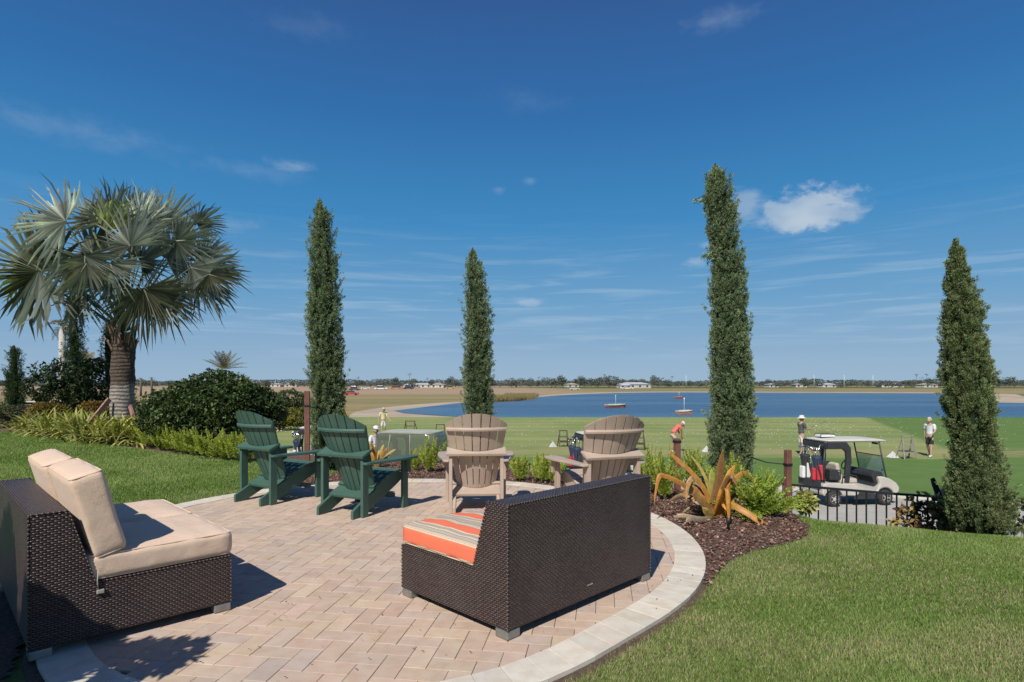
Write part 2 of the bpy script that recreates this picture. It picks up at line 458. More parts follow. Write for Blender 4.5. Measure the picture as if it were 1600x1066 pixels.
# ---------------------------------------------------------------- patio
PC = Vector((-1.2, 5.6))
BP = [(.185,2.752),(.426,3.04),(.781,3.407),(1.019,3.649),(1.24,3.975),(1.468,4.457),(1.567,4.806),(1.631,5.32),(1.62,5.75),(1.50,6.31),(1.20,7.05),(.80,7.70),(.31,8.15),(-.30,8.42),(-.927,8.53),(-1.567,8.53),(-2.10,8.46),(-2.65,8.20),(-3.10,7.85),(-3.55,7.35),(-3.85,6.74),(-4.02,6.1),(-4.05,5.4),(-3.72,4.85),(-3.2,4.15),(-2.78,3.5),(-2.42,3.0),(-2.16,2.72),(-1.75,2.50),(-1.2,2.40),(-.65,2.42),(-.2,2.54)]
def ang_r():
    a = []; r = []
    for x, y in BP:
        a.append(math.atan2(y-PC.y, x-PC.x)); r.append(math.hypot(x-PC.x, y-PC.y))
    o = np.argsort(a); a = np.array(a)[o]; r = np.array(r)[o]
    return np.concatenate([a-2*PI, a, a+2*PI]), np.concatenate([r, r, r])
_A, _Rr = ang_r()
def rout(a):
    a = np.asarray(a, dtype=float)
    return sum(np.interp(a+d, _A, _Rr) for d in (-.12,-.06,0,.06,.12))/5
BW = .235
def inpatio(x, y, grow=0.0):
    a = np.arctan2(y-PC.y, x-PC.x); return np.hypot(x-PC.x, y-PC.y) < rout(a)+grow

# paver material: colour per paver from attribute
m, nt, bs = newmat('clay_pavers')
at = nd(nt, 'ShaderNodeAttribute', attribute_name='Col').outputs['Color']
tcn = nd(nt, 'ShaderNodeTexCoord').outputs['Object']
g1 = noise(nt, tcn, 9, 5, .65); g2 = noise(nt, tcn, 160, 4, .7); g3 = noise(nt, tcn, 1.3, 4, .6); g4 = noise(nt, tcn, 45, 6, .75)
c = mixc(nt, smap(nt, g1, .35, .7), at, mixc(nt, 1.0, at, (.90,.84,.80), 'MULTIPLY'))
c = mixc(nt, mth(nt, 'MULTIPLY', smap(nt, g2, .35, .75), .35), c, mixc(nt, 1.0, c, (.72,.70,.68), 'MULTIPLY'))
c = mixc(nt, mth(nt, 'MULTIPLY', smap(nt, g3, .45, .75), .4), c, (.40,.36,.31))
c = mixc(nt, mth(nt, 'MULTIPLY', smap(nt, g4, .66, .72), .6), c, (.16,.12,.10)); c = mixc(nt, mth(nt, 'MULTIPLY', smap(nt, noise(nt, tcn, 3.4, 6, .7, 1.5), .56, .72), .30), c, mixc(nt, 1.0, c, (.66,.62,.60), 'MULTIPLY'))
nt.links.new(c, bs.inputs['Base Color']); bs.inputs['Roughness'].default_value = .85; bs.inputs['Specular IOR Level'].default_value = .25
bump(nt, bs, mth(nt, 'ADD', g2, mth(nt, 'MULTIPLY', g1, .6)), .35, .003)
M_pave = m
def blocks(name, quads, zt, thick, mat, cols, bev, parent=None):
    """quads: list of 4 xy corners (ccw). bevelled slabs in one mesh"""
    V = []; Fq = []; C = []
    for q, c, in zip(quads, cols):
        q = [Vector(p) for p in q]; cx = sum((p for p in q), Vector((0,0)))/4
        dz = random.uniform(-.0008,.0008); z = zt+dz
        tl = (random.uniform(-.0006,.0006), random.uniform(-.0006,.0006))
        b = len(V)
        for lev in (0,1,2):
            for p in q:
                d = (cx-p)
                if lev == 2:
                    p2 = p + Vector((math.copysign(min(abs(d.x),bev),d.x), 0)) if False else p+d.normalized()*bev*1.3
                    V.append((p2.x, p2.y, z+tl[0]*(p.x-cx.x)*8+tl[1]*(p.y-cx.y)*8))
                elif lev == 1: V.append((p.x, p.y, z-bev*.7))
                else: V.append((p.x, p.y, z-thick))
                C.append(c)
        for k in range(4):
            k2 = (k+1)%4
            Fq.append((b+k, b+k2, b+4+k2, b+4+k)); Fq.append((b+4+k, b+4+k2, b+8+k2, b+8+k))
        Fq.append((b+8, b+9, b+10, b+11))
    return fastmesh(name, V, np.array(Fq), mat, np.array(C))
# herringbone
L, Wd, gp = .234, .117, .0015
th = R(-8.5); ct, st_ = math.cos(th), math.sin(th)
quads = []; cols = []
PCOL = [(.56,.43,.33),(.55,.42,.325),(.57,.445,.34),(.575,.455,.335),(.54,.425,.34),(.515,.415,.345),(.57,.425,.335),(.55,.435,.345),(.575,.445,.335),(.56,.43,.33)]
for i in range(-34, 35):
    for j in range(-34, 35):
        # herringbone lattice: translation vectors (Wd,Wd) and (2L? ) -> (2*Wd, -2*Wd)
        ox = (i*Wd) + j*2*Wd*1.0; oy = (i*Wd) - j*2*Wd
        for (x0, y0, w, h) in ((ox, oy, L, Wd), (ox, oy+Wd, Wd, L)):
            pts = []
            for (u, v) in ((x0+gp, y0+gp), (x0+w-gp, y0+gp), (x0+w-gp, y0+h-gp), (x0+gp, y0+h-gp)):
                pts.append((PC.x+u*ct-v*st_, PC.y+u*st_+v*ct))
            cxx = sum(p[0] for p in pts)/4; cyy = sum(p[1] for p in pts)/4
            if not inpatio(np.array(cxx), np.array(cyy), -BW+.13): continue
            if not all(inpatio(np.array(p[0]), np.array(p[1]), -.012) for p in pts): continue
            quads.append(pts); c = random.choice(PCOL); k = random.uniform(.92,1.06)
            cols.append(tuple(v*k for v in c))
# dedupe coincident pavers
seen = {}; q2 = []; c2 = []
for q, c in zip(quads, cols):
    key = (round(sum(p[0] for p in q)/4, 3), round(sum(p[1] for p in q)/4, 3))
    if key in seen: continue
    seen[key] = 1; q2.append(q); c2.append(c)
patio = thing('patio', 'round patio of tan and pink herringbone clay pavers with pale border', 'patio', (0,0,0))
patio['kind'] = 'structure'
link('paving', blocks('paving', q2, 0.0, .05, M_pave, c2, .0022), patio)
# border: pale soldier course of wedge blocks
quads = []; cols = []
arc = 0; a = -PI
N = 118
angs = [-PI+2*PI*k/N for k in range(N)]
for k in range(N):
    a0 = angs[k]+.0004; a1 = (angs[k]+2*PI/N)-.0004
    r0, r1 = float(rout(a0)), float(rout(a1))
    P = lambda a, r: (PC.x+r*math.cos(a), PC.y+r*math.sin(a))
    quads.append([P(a0, r0-BW), P(a0, r0), P(a1, r1), P(a1, r1-BW)])
    kx_ = random.uniform(.9,1.06); cols.append(tuple(v*kx_ for v in random.choice([(.66,.615,.52),(.67,.625,.53),(.64,.595,.505),(.65,.60,.51)])))
link('border', blocks('border', quads, .006, .07, M_pave, cols, .0025), patio)
na = 96
V = [(PC.x, PC.y, -.012)]+[(PC.x+(float(rout(t))-.03)*math.cos(t), PC.y+(float(rout(t))-.03)*math.sin(t), -.012) for t in np.linspace(-PI, PI, na, endpoint=False)]
link('joint_sand', fastmesh('joint_sand', V, np.array([[0, 1+k, 1+(k+1)%na] for k in range(na)]), pm('joint_sand', (.17,.13,.10), (.10,.08,.06), 30, .95)), patio)

V = []; na = 160
for t in np.linspace(-PI, PI, na, endpoint=False):
    for e, dz in ((-.01,-.02),(.035,-.012),(.060,-.03)): r_ = float(rout(t))+e; V.append((PC.x+r_*math.cos(t), PC.y+r_*math.sin(t), dz))
Fs = []
for k in range(na):
    for j in (0,1): a_ = k*3+j; b_ = ((k+1)%na)*3+j; Fs.append((a_, a_+1, b_+1, b_))
tag(link('soil_edge', fastmesh('soil_edge', V, np.array(Fs), pm('bare_soil', (.13,.085,.055), (.07,.045,.03), 40, .95, .8, 120, bdist=.01), smooth=True)), 'thin strip of bare brown soil round the patio border', None, None, 'structure')
# ---------------------------------------------------------------- mulch beds
def inpoly(x, y, poly):
    x = np.asarray(x); y = np.asarray(y); r = np.zeros(x.shape, dtype=bool); n = len(poly)
    for i in range(n):
        x0, y0 = poly[i]; x1, y1 = poly[(i+1)%n]
        c = ((y0 > y) != (y1 > y)); t = (x1-x0)*(y-y0)/((y1-y0) if y1 != y0 else 1e-9)+x0
        r ^= c & (x < t)
    return r
BED1 = [(1.36,4.10),(1.50,4.35),(1.66,4.60),(1.98,4.92),(2.40,5.18),(2.72,5.42),(2.92,5.80),(3.02,6.3),(3.3,7.2),(3.6,8.8),(2.0,9.9),(.2,10.9),(-1.5,11.2),(-2.4,10.2),(-2.75,9.2),(-3.1,8.7),(-3.2,8.2),(-2.6,7.9),(-1.2,8.3),(.2,7.9),(1.2,6.8),(1.45,5.5)]
BED2 = [(-15,14.9),(-13,13.9),(-11.4,13.2),(-9.6,12.35),(-8,11.75),(-6.5,11.2),(-5.2,10.75),(-4.3,10.5),(-3.4,10.7),(-3.3,11.6),(-5,13.5),(-8,15.5),(-12,17.5),(-16,18.5)]
m, nt, bs = newmat('bark_mulch')
tcn = nd(nt, 'ShaderNodeTexCoord').outputs['Object']
g = noise(nt, tcn, 40, 5, .7, 1.0); g5 = noise(nt, tcn, 2.5, 3, .6)
c = mixc(nt, smap(nt, g, .35, .65), (.055,.030,.022), (.21,.115,.08)); c = mixc(nt, mth(nt, 'MULTIPLY', g5, .3), c, (.22,.15,.11))
nt.links.new(c, bs.inputs['Base Color']); bs.inputs['Roughness'].default_value = .95; bump(nt, bs, g, 1.0, .03)
M_mulch = m
def bedsheet(name, poly, step, lab):
    xs_ = np.arange(min(p[0] for p in poly), max(p[0] for p in poly), step); ys_ = np.arange(min(p[1] for p in poly), max(p[1] for p in poly), step)
    Xg, Yg = np.meshgrid(xs_, ys_, indexing='ij'); Zg = hgt(Xg, Yg)-.024+.02*vnoise(np.stack([Xg.ravel()*6, Yg.ravel()*6, Xg.ravel()*0], 1), 3).reshape(Xg.shape)
    ny = len(ys_); i = (np.arange(len(xs_)-1)[:,None]*ny+np.arange(ny-1)[None,:])
    cx = (Xg[:-1,:-1]+step/2); cy = (Yg[:-1,:-1]+step/2)
    ok = inpoly(cx, cy, poly) & ~inpatio(cx, cy, -.06)
    i = i[ok]; Fc = np.stack([i, i+ny, i+ny+1, i+1], 1)
    used, inv = np.unique(Fc, return_inverse=True)
    V = np.stack([Xg.ravel(), Yg.ravel(), Zg.ravel()], 1)[used]
    return tag(link(name, fastmesh(name, V, inv.reshape(Fc.shape), M_mulch, smooth=True)), lab, None, None, 'structure')
bedsheet('mulch_bed', BED1, .025, 'reddish brown mulch bed curving round the patio')
SHADE_BED = [(-2.0,2.2),(-2.3,2.6),(-2.5,2.95),(-2.8,3.4),(-3.2,4.05),(-3.7,4.7),(-4.25,4.7),(-4.6,4.0),(-4.4,2.6),(-3.6,1.3),(-2.2,1.2)]  # mulch sheet added as a stand-in for the deep shade behind the sofa
bedsheet('shade_bed', SHADE_BED, .04, 'added dark mulch sheet standing in for deep shade behind the tan-cushioned sofa')
bedsheet('planting_bed', BED2, .09, 'mulched planting bed under the big palm')
def kite(P, D, Wv, cols, mid=.45, tipc=None, sag=None):
    """N leaf quads: base P, direction D (full length), half width vector Wv. cols (N,3)"""
    n = len(P); M = P+D*mid
    if sag is not None: T = P+D+sag
    else: T = P+D
    V = np.empty((n,4,3)); V[:,0] = P; V[:,1] = M+Wv; V[:,2] = T; V[:,3] = M-Wv
    Fc = np.arange(n*4).reshape(n,4)
    C = np.repeat(cols[:,None,:], 4, 1).copy()
    if tipc is not None: C[:,2] = C[:,2]*tipc
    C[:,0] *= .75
    return V.reshape(-1,3), Fc, C.reshape(-1,3)
def unit(v): return v/np.maximum(np.linalg.norm(v, axis=-1, keepdims=True), 1e-9)
def rdir(n): return unit(rng.normal(size=(n,3)))
def mulch_chips(name, poly, n, lab):
    x = rng.uniform(min(p[0] for p in poly), max(p[0] for p in poly), n*3); y = rng.uniform(min(p[1] for p in poly), max(p[1] for p in poly), n*3)
    ok = inpoly(x, y, poly) & ~inpatio(x, y, .0); x = x[ok][:n]; y = y[ok][:n]; n = len(x)
    P = np.stack([x, y, hgt(x, y)-.006+rng.uniform(0,.020,n)], 1)
    d = rng.normal(size=(n,3)); d[:,2] *= .28; d = unit(d); ln = rng.uniform(.015,.048,n)[:,None]
    wv = unit(np.cross(d, rdir(n)*[.3,.3,1]))*rng.uniform(.004,.011,n)[:,None]
    pal = np.array([(.27,.145,.105),(.16,.085,.062),(.10,.055,.042),(.36,.24,.18),(.48,.38,.30),(.21,.115,.085)])
    c = pal[rng.choice(6, n, p=[.25,.25,.2,.15,.05,.1])]
    V, Fc, C = kite(P, d*ln, wv, c, .5)
    tag(link(name, fastmesh(name, V, Fc, leafmat('bark_chips', .9, 0, .1), C)), lab, 'mulch', None, 'stuff')
NB = [p for p in BED1]
mulch_chips('bark_mulch', BED1, 34000, 'loose reddish bark mulch chips around the patio')

# ---------------------------------------------------------------- lawn blades
def lawn_blades(name, lab, region, n0, hb, seed, dmin=2.0):
    """n0 candidate blades, thinned with distance from the patio viewpoint"""
    x0, x1, y0, y1 = region
    y = (rng.uniform(0,1,n0)**1.35)*(y1-y0)+y0; x = rng.uniform(x0, x1, n0)
    ok = ~inpatio(x, y, .012+.032*np.clip(vnoise(np.stack([x*7, y*7, x*0], 1), 5)*1.6-.5, 0, 1)) & ~inpoly(x, y, BED1) & ~inpoly(x, y, BED2) & ~inpoly(x, y, SHADE_BED) & (y-crest(x) < 1.3) & (np.abs(x) < .96*y+1.0)
    x = x[ok]; y = y[ok]; n = len(x)
    pn = fbm(np.stack([x*1.6, y*1.6, x*0], 1), seed); pn2 = fbm(np.stack([x*.6, y*.6, x*0+5], 1), seed+3); pn3 = vnoise(np.stack([x*9, y*9, x*0], 1), seed+9)
    z = hgt(x, y)-.03
    dist = np.hypot(x, y)
    h = hb*(.6+.8*rng.uniform(0,1,n))*(.7+.6*pn)*(.9+.06*dist)
    d = rng.normal(size=(n,3))*[.42,.42,0]; d[:,2] = 1; d = unit(d)*h[:,None]
    w = unit(np.stack([rng.normal(size=n), rng.normal(size=n), np.zeros(n)], 1))*(.0016+.0008*dist*.55)[:,None]
    g1 = np.array([.225,.330,.076]); g2 = np.array([.350,.440,.150]); straw = np.array([.55,.49,.27]); dk = np.array([.145,.250,.048])
    t = np.clip((pn-.32)*2.4, 0, 1)[:,None]; c = g1*(1-t)+g2*t
    u = np.clip((pn2-.5)*3, 0, 1)[:,None]*.45; c = c*(1-u)+dk*u
    # dry rim along the paving and random straw blades
    rim = np.exp(-np.maximum(np.hypot(x-PC.x, y-PC.y)-rout(np.arctan2(y-PC.y, x-PC.x)), 0)/.42)
    ps = .07+.5*np.clip(fbm(np.stack([x*1.1+7, y*1.9, x*0], 1), seed+40)-.44, 0, 1)*2.8*(x > 0)+.2*np.clip(pn3-.45, 0, 1)+.45*rim*(x > 0)*np.clip(pn*1.6,0,1)+.22*rim*(x<0)
    sm = (rng.uniform(0,1,n) < ps)[:,None]; c = np.where(sm, straw*rng.uniform(.6,1.1,(n,1)), c)
    c = c*rng.uniform(.7,1.25,(n,1))
    P = np.stack([x, y, z], 1)
    V = np.empty((n,3,3)); V[:,0] = P-w; V[:,1] = P+w; V[:,2] = P+d
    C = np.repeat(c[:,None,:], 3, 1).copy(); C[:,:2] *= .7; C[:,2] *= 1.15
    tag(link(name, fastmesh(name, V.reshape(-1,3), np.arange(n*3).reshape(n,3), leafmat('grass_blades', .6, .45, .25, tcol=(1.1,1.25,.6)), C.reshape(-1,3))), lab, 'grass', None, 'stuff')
lawn_blades('lawn_grass', 'short green lawn grass right of the patio with straw patches', (.1,7.5,2.4,7.6), 680000, .021, 21)
lawn_blades('lawn_grass', 'short green lawn grass left of the patio', (-14,-1.5,3.2,14.5), 680000, .024, 31)
# ================================================================ FURNITURE
# ---- wicker material (woven strands, from metre-scaled UVs)
def wicker(name, cw, ch, c1, c2, spec=.45, rough=.38):
    m, nt, bs = newmat(name)
    uv = nd(nt, 'ShaderNodeTexCoord').outputs['UV']
    s = nd(nt, 'ShaderNodeSeparateXYZ'); nt.links.new(uv, s.inputs[0]); u, v = s.outputs[0], s.outputs[1]
    nz = noise(nt, uv, 22, 3, .5)
    v = mth(nt, 'ADD', v, mth(nt, 'MULTIPLY', mth(nt, 'SUBTRACT', nz, .5), ch*.35))
    vr = mth(nt, 'DIVIDE', v, ch); row = mth(nt, 'FLOOR', vr); fv = mth(nt, 'FRACT', vr)
    ur = mth(nt, 'ADD', mth(nt, 'DIVIDE', u, cw), mth(nt, 'MULTIPLY', mth(nt, 'MODULO', mth(nt, 'ADD', row, 400.0), 2.0), .5)); fu = mth(nt, 'FRACT', ur); cu = mth(nt, 'FLOOR', ur)
    a = mth(nt, 'POWER', mth(nt, 'SINE', mth(nt, 'MULTIPLY', fu, PI)), .6)
    b_ = mth(nt, 'POWER', mth(nt, 'SINE', mth(nt, 'MULTIPLY', fv, PI)), .6)
    h = mth(nt, 'MULTIPLY', a, b_)
    wn = nd(nt, 'ShaderNodeTexWhiteNoise'); nt.links.new(comb2(nt, cu, row), wn.inputs['Vector'])
    col = mixc(nt, smap(nt, wn.outputs['Value'], 0, 1), c1, c2)
    tob = nd(nt, 'ShaderNodeTexCoord').outputs['Object']
    col = mixc(nt, mth(nt, 'MULTIPLY', smap(nt, noise(nt, tob, 3.5, 5, .65), .4, .75), .35), col, (.13,.10,.09))
    col = mixc(nt, smap(nt, h, .12, .6), (.006,.004,.004), col)
    nt.links.new(col, bs.inputs['Base Color'])
    nt.links.new(mth(nt, 'MULTIPLY_ADD', h, -.25, rough+.22), bs.inputs['Roughness'])
    bs.inputs['Specular IOR Level'].default_value = spec
    bump(nt, bs, h, 1.0, .009)
    MATS[name] = m; return m
M_wick = wicker('dark_wicker', .030, .0122, (.088,.052,.043), (.050,.031,.027), .6, .34)
M_alu = pm('grey_metal_foot', (.34,.35,.33), None, 20, .45, metal=.7)
def fabric(name, c1, c2):
    m, nt, bs = newmat(name)
    tcn = nd(nt, 'ShaderNodeTexCoord').outputs['Object']
    g = noise(nt, tcn, 420, 3, .7); g6 = noise(nt, tcn, 5, 4, .6)
    c = mixc(nt, smap(nt, g, .3, .7), c1, c2); c = mixc(nt, mth(nt, 'MULTIPLY', smap(nt, g6, .4, .8), .35), c, mixc(nt, 1.0, c, (.8,.78,.75), 'MULTIPLY'))
    nt.links.new(c, bs.inputs['Base Color']); bs.inputs['Roughness'].default_value = .95; bs.inputs['Specular IOR Level'].default_value = .1
    bs.inputs['Sheen Weight'].default_value = .15
    g8 = noise(nt, tcn, 11, 3, .5); g9 = noise(nt, tcn, 130, 4, .7)
    nt.links.new(mixc(nt, mth(nt, 'MULTIPLY', smap(nt, g9, .3, .7), .22), c, mixc(nt, 1.0, c, (.72,.68,.64), 'MULTIPLY')), bs.inputs['Base Color'])
    bump(nt, bs, mth(nt, 'ADD', mth(nt, 'ADD', mth(nt, 'MULTIPLY', g9, .5), mth(nt, 'MULTIPLY', g, .3)), mth(nt, 'MULTIPLY', g8, 2.2)), .5, .006)
    MATS[name] = m; return m
M_tanf = fabric('tan_cushion_fabric', (.75,.565,.43), (.64,.47,.35))
M_pipe = fabric('pale_piping_fabric', (.66,.52,.38), (.58,.45,.32))
# striped fabric: stripes run across local x
m, nt, bs = newmat('striped_fabric')
tcn = nd(nt, 'ShaderNodeTexCoord').outputs['Object']
s = nd(nt, 'ShaderNodeSeparateXYZ'); nt.links.new(tcn, s.inputs[0])
rp = nd(nt, 'ShaderNodeValToRGB'); rp.color_ramp.interpolation = 'CONSTANT'
# coordinate across the stripes: x, carried down the left end face
q = mth(nt, 'ADD', s.outputs[0], mth(nt, 'SUBTRACT', mth(nt, 'MINIMUM', mth(nt, 'SUBTRACT', s.outputs[2], .062), 0.0), smap(nt, s.outputs[2], .060, .045, 0.0, .038)))
per = mth(nt, 'FRACT', mth(nt, 'DIVIDE', mth(nt, 'ADD', q, .3525-.12+.265*4), .265))
nt.links.new(per, rp.inputs[0])
OR = (.78,.19,.105); GR = (.43,.38,.31); CRM = (.70,.60,.45); DKB = (.16,.10,.075); TN = (.50,.42,.32)
segs = [(0,OR),(.34,DKB),(.355,CRM),(.40,DKB),(.415,CRM),(.46,GR),(.54,DKB),(.555,TN),(.63,DKB),(.64,GR),(.74,DKB),(.755,CRM),(.80,TN),(.86,DKB),(.875,GR),(.95,CRM)]
cr = rp.color_ramp
while len(cr.elements) < len(segs): cr.elements.new(.5)
for e, (p, c) in zip(cr.elements, segs): e.position = p; e.color = (*c, 1)
g = noise(nt, tcn, 400, 3, .7)
nt.links.new(mixc(nt, mth(nt, 'MULTIPLY', smap(nt, g, .3, .7), .3), rp.outputs[0], mixc(nt, 1.0, rp.outputs[0], (.7,.7,.7), 'MULTIPLY')), bs.inputs['Base Color'])
bs.inputs['Roughness'].default_value = .95; bs.inputs['Specular IOR Level'].default_value = .1; bump(nt, bs, g, .3, .002)
M_strf = m

def cushion(name, size, mat, parent, loc, rot=(0,0,0), puff=.018, r=.035, seed=0, pipes=None, pm_=None):
    """soft box: subdivided rounded box with puffed faces"""
    nx, ny, nz = 22, 22, 8
    sx_, sy_, sz_ = size
    bm = bmesh.new(); bmesh.ops.create_cube(bm, size=2.0)
    bmesh.ops.subdivide_edges(bm, edges=bm.edges[:], cuts=15, use_grid_fill=True)
    h = (sx_/2, sy_/2, sz_/2)
    rr = random.Random(seed)
    ph = [rr.uniform(0, 6) for _ in range(6)]
    for v in bm.verts:
        c = v.co
        # denser near edges
        t = [math.copysign(abs(a)**.75, a) for a in c]
        p = Vector((t[0]*h[0], t[1]*h[1], t[2]*h[2]))
        inner = Vector([max(-h[i]+r, min(h[i]-r, p[i])) for i in range(3)])
        d = p-inner
        if d.length > 1e-6: p = inner+d.normalized()*min(r, d.length if max(abs(x) for x in d) < r*.999 and d.length < r else r)
        n = Vector([ (1-abs(t[(i+1)%3])**3)*(1-abs(t[(i+2)%3])**3)*(1 if abs(t[i]) > .98 else 0)*math.copysign(1, t[i]) for i in range(3)])
        p += Vector((n.x*puff*.4, n.y*puff*.4, n.z*puff))
        w = .0025*(math.sin(p.x*23+ph[0])*math.cos(p.y*19+ph[1])+math.sin(p.y*31+p.z*20+ph[2]))
        p += Vector((w, w*.7, w))
        v.co = p
    for f in bm.faces: f.smooth = True
    me = bpy.data.meshes.new(name); bm.to_mesh(me); bm.free(); me.materials.append(mat)
    o = link(name, me, parent, loc); o.rotation_euler = rot
    if pipes:
        e = r*.28
        for zc in pipes:
            mb = MB(); pts = []
            X_, Y_ = h[0]-e+.001, h[1]-e+.001
            cr_ = r*.9
            for (cx, cy, a0) in ((X_-cr_, Y_-cr_, 0), (-X_+cr_, Y_-cr_, 90), (-X_+cr_, -Y_+cr_, 180), (X_-cr_, -Y_+cr_, 270)):
                for a in (0, 30, 60, 90): pts.append((cx+cr_*math.cos(R(a0+a)), cy+cr_*math.sin(R(a0+a)), zc*(h[2]-e)))
            pts.append(pts[0]); mb.tube(pts, .0045, 6, caps=False)
            link('piping', mb.mesh('piping', pm_ or M_pipe), o)
    return o

SW, SD, SH = 1.43, .99, .736
def sofa(name, label, loc, rz, cush):
    t = thing(name, label, 'sofa', loc, rz)
    b = -SD/2
    prof = [(b,.05),(b,SH),(b+.165,SH),(b+.285,.337),(SD/2,.337),(SD/2,.05)]
    mb = MB(); mb.prism(prof, 'x', -SW/2, SW/2, .010, 3)
    link('wicker_frame', mb.mesh('wicker_frame', M_wick, True), t)
    # braided corner strands
    mb = MB()
    for sx_ in (-1, 1):
        for seg in ([(b,.05),(b,SH)], [(b,SH),(b+.165,SH)], [(b+.165,SH),(b+.285,.337)], [(b+.285,.337),(SD/2,.337)], [(SD/2,.337),(SD/2,.05)]):
            (y0, z0), (y1, z1) = seg; Ls = math.hypot(y1-y0, z1-z0); k = int(Ls/.021)
            for i in range(k):
                f0 = (i+.06)/k; f1 = (i+.94)/k
                q0 = (y0+(y1-y0)*f0, z0+(z1-z0)*f0); q1 = (y0+(y1-y0)*f1, z0+(z1-z0)*f1); qm = ((q0[0]+q1[0])/2, (q0[1]+q1[1])/2)
                xx = sx_*(SW/2-.002)
                mb.tube([(xx-.003, q0[0], q0[1]), (xx, qm[0], qm[1]), (xx+.003, q1[0], q1[1])], [.003,.0062,.003], 5)
    for zz, yy in ((SH, b),):
        k = int(SW/.021)
        for i in range(k):
            x0 = -SW/2+SW*(i+.06)/k; x1 = -SW/2+SW*(i+.94)/k
            mb.tube([(x0, yy+.003, zz-.003), ((x0+x1)/2, yy+.001, zz-.001), (x1, yy+.003, zz-.003)], [.003,.006,.003], 5)
    link('edge_braid', mb.mesh('edge_braid', pm('wicker_strand', (.075,.055,.05), (.045,.03,.028), 60, .38, spec=.6)), t)
    for sx_ in (-1,1):
        for sy_ in (-1,1):
            mb = MB(); mb.box((sx_*(SW/2-.05), sy_*(SD/2-.05), .026), (.098,.098,.048), bev=.006); mb.build('foot', M_alu, t)
    cush(t)
    return t
def tan_cushions(t):
    for sx_ in (-1, 1):
        cushion('seat_cushion', (.695,.775,.145), M_tanf, t, (sx_*.357, .125, .337+.074), seed=int(sx_+2), puff=.02, r=.035, pipes=(1,-1), pm_=M_tanf)
        c = cushion('back_cushion', (.70,.165,.46), M_tanf, t, (sx_*.355+.01, -.205+(.01 if sx_ > 0 else -.01), .695), rot=(R(15),0,0), seed=int(sx_+5), puff=.012, r=.030, pipes=(1,-1), pm_=M_tanf)
    # short tie strap hanging at the near end
    mb = MB(); mb.tube([(.722,-.20,.40),(.724,-.205,.345),(.722,-.20,.30)], .006, 6, flat=.4); mb.box((.722,-.19,.285), (.012,.035,.022), bev=.003)
    mb.build('tie_strap', pm('webbing', (.42,.38,.32), None, 40, .8), t)
def stripe_cushion(t):
    for k, sx_ in enumerate((-1, 1)):
        cushion('seat_cushion', (.705,.775,.13), M_strf, t, (0 if False else sx_*.357, .125, .337+.067), seed=8+k, puff=.02, r=.03, pipes=(1,-1))
    mb = MB(); mb.box((0.06,0,0), (.055,.003,.009), bev=.001)
    mb.box((0.06,-.0022,0), (.046,.001,.003))
    o = mb.build('maker_plate', pm('silver_plate', (.55,.54,.52), None, 30, .3, metal=.8), t); o.location = (-.05, -SD/2-.002, .135)
# right sofa: back-left bottom corner A=(-.024,3.18), end wall towards (-.708,.706), back towards (.707,.708)
def sofa_at(name, label, A, fwd, sgn, cush):
    f = Vector(fwd).normalized(); side = Vector((f.y, -f.x))   # local +x for forward f
    rz = math.atan2(-f.x, f.y)
    c = Vector(A) + f*SD/2 + side*sgn*SW/2
    return sofa(name, label, (c.x, c.y, 0), rz, cush)
SB = sofa_at('wicker_sofa', 'dark brown wicker loveseat with orange striped seat cushion, its back to the viewer', (-.024,3.18), (-.708,.706), +1, stripe_cushion)
SA = sofa_at('wicker_sofa', 'dark wicker loveseat with tan seat and back cushions at the left of the patio', (-2.44,2.95), (.705,.71), -1, tan_cushions); SA.scale = (1.04,.98,1)

# ---- adirondack chairs
def plastic(name, c, c2):
    m, nt, bs = newmat(name)
    tcn = nd(nt, 'ShaderNodeTexCoord').outputs['Object']
    mp = nd(nt, 'ShaderNodeMapping'); nt.links.new(tcn, mp.inputs[0]); mp.inputs['Scale'].default_value = (1,1,.15)
    g = noise(nt, mp.outputs[0], 120, 4, .6); g7 = noise(nt, tcn, 6, 4, .6)
    cc = mixc(nt, smap(nt, g7, .3, .75), c, c2); cc = mixc(nt, mth(nt, 'MULTIPLY', g, .25), cc, tuple(v*.7 for v in c))
    nt.links.new(cc, bs.inputs['Base Color']); bs.inputs['Roughness'].default_value = .52; bs.inputs['Specular IOR Level'].default_value = .35
    bump(nt, bs, g, .15, .002); return m
M_green = plastic('green_poly_lumber', (.050,.108,.082), (.070,.135,.105))
M_tan = plastic('tan_poly_lumber', (.42,.325,.255), (.49,.385,.305))
def back_y(z, u): return .165-(z-.20)*.405+.095*u*u
def half_w(z): return .205+(z-.20)*.176
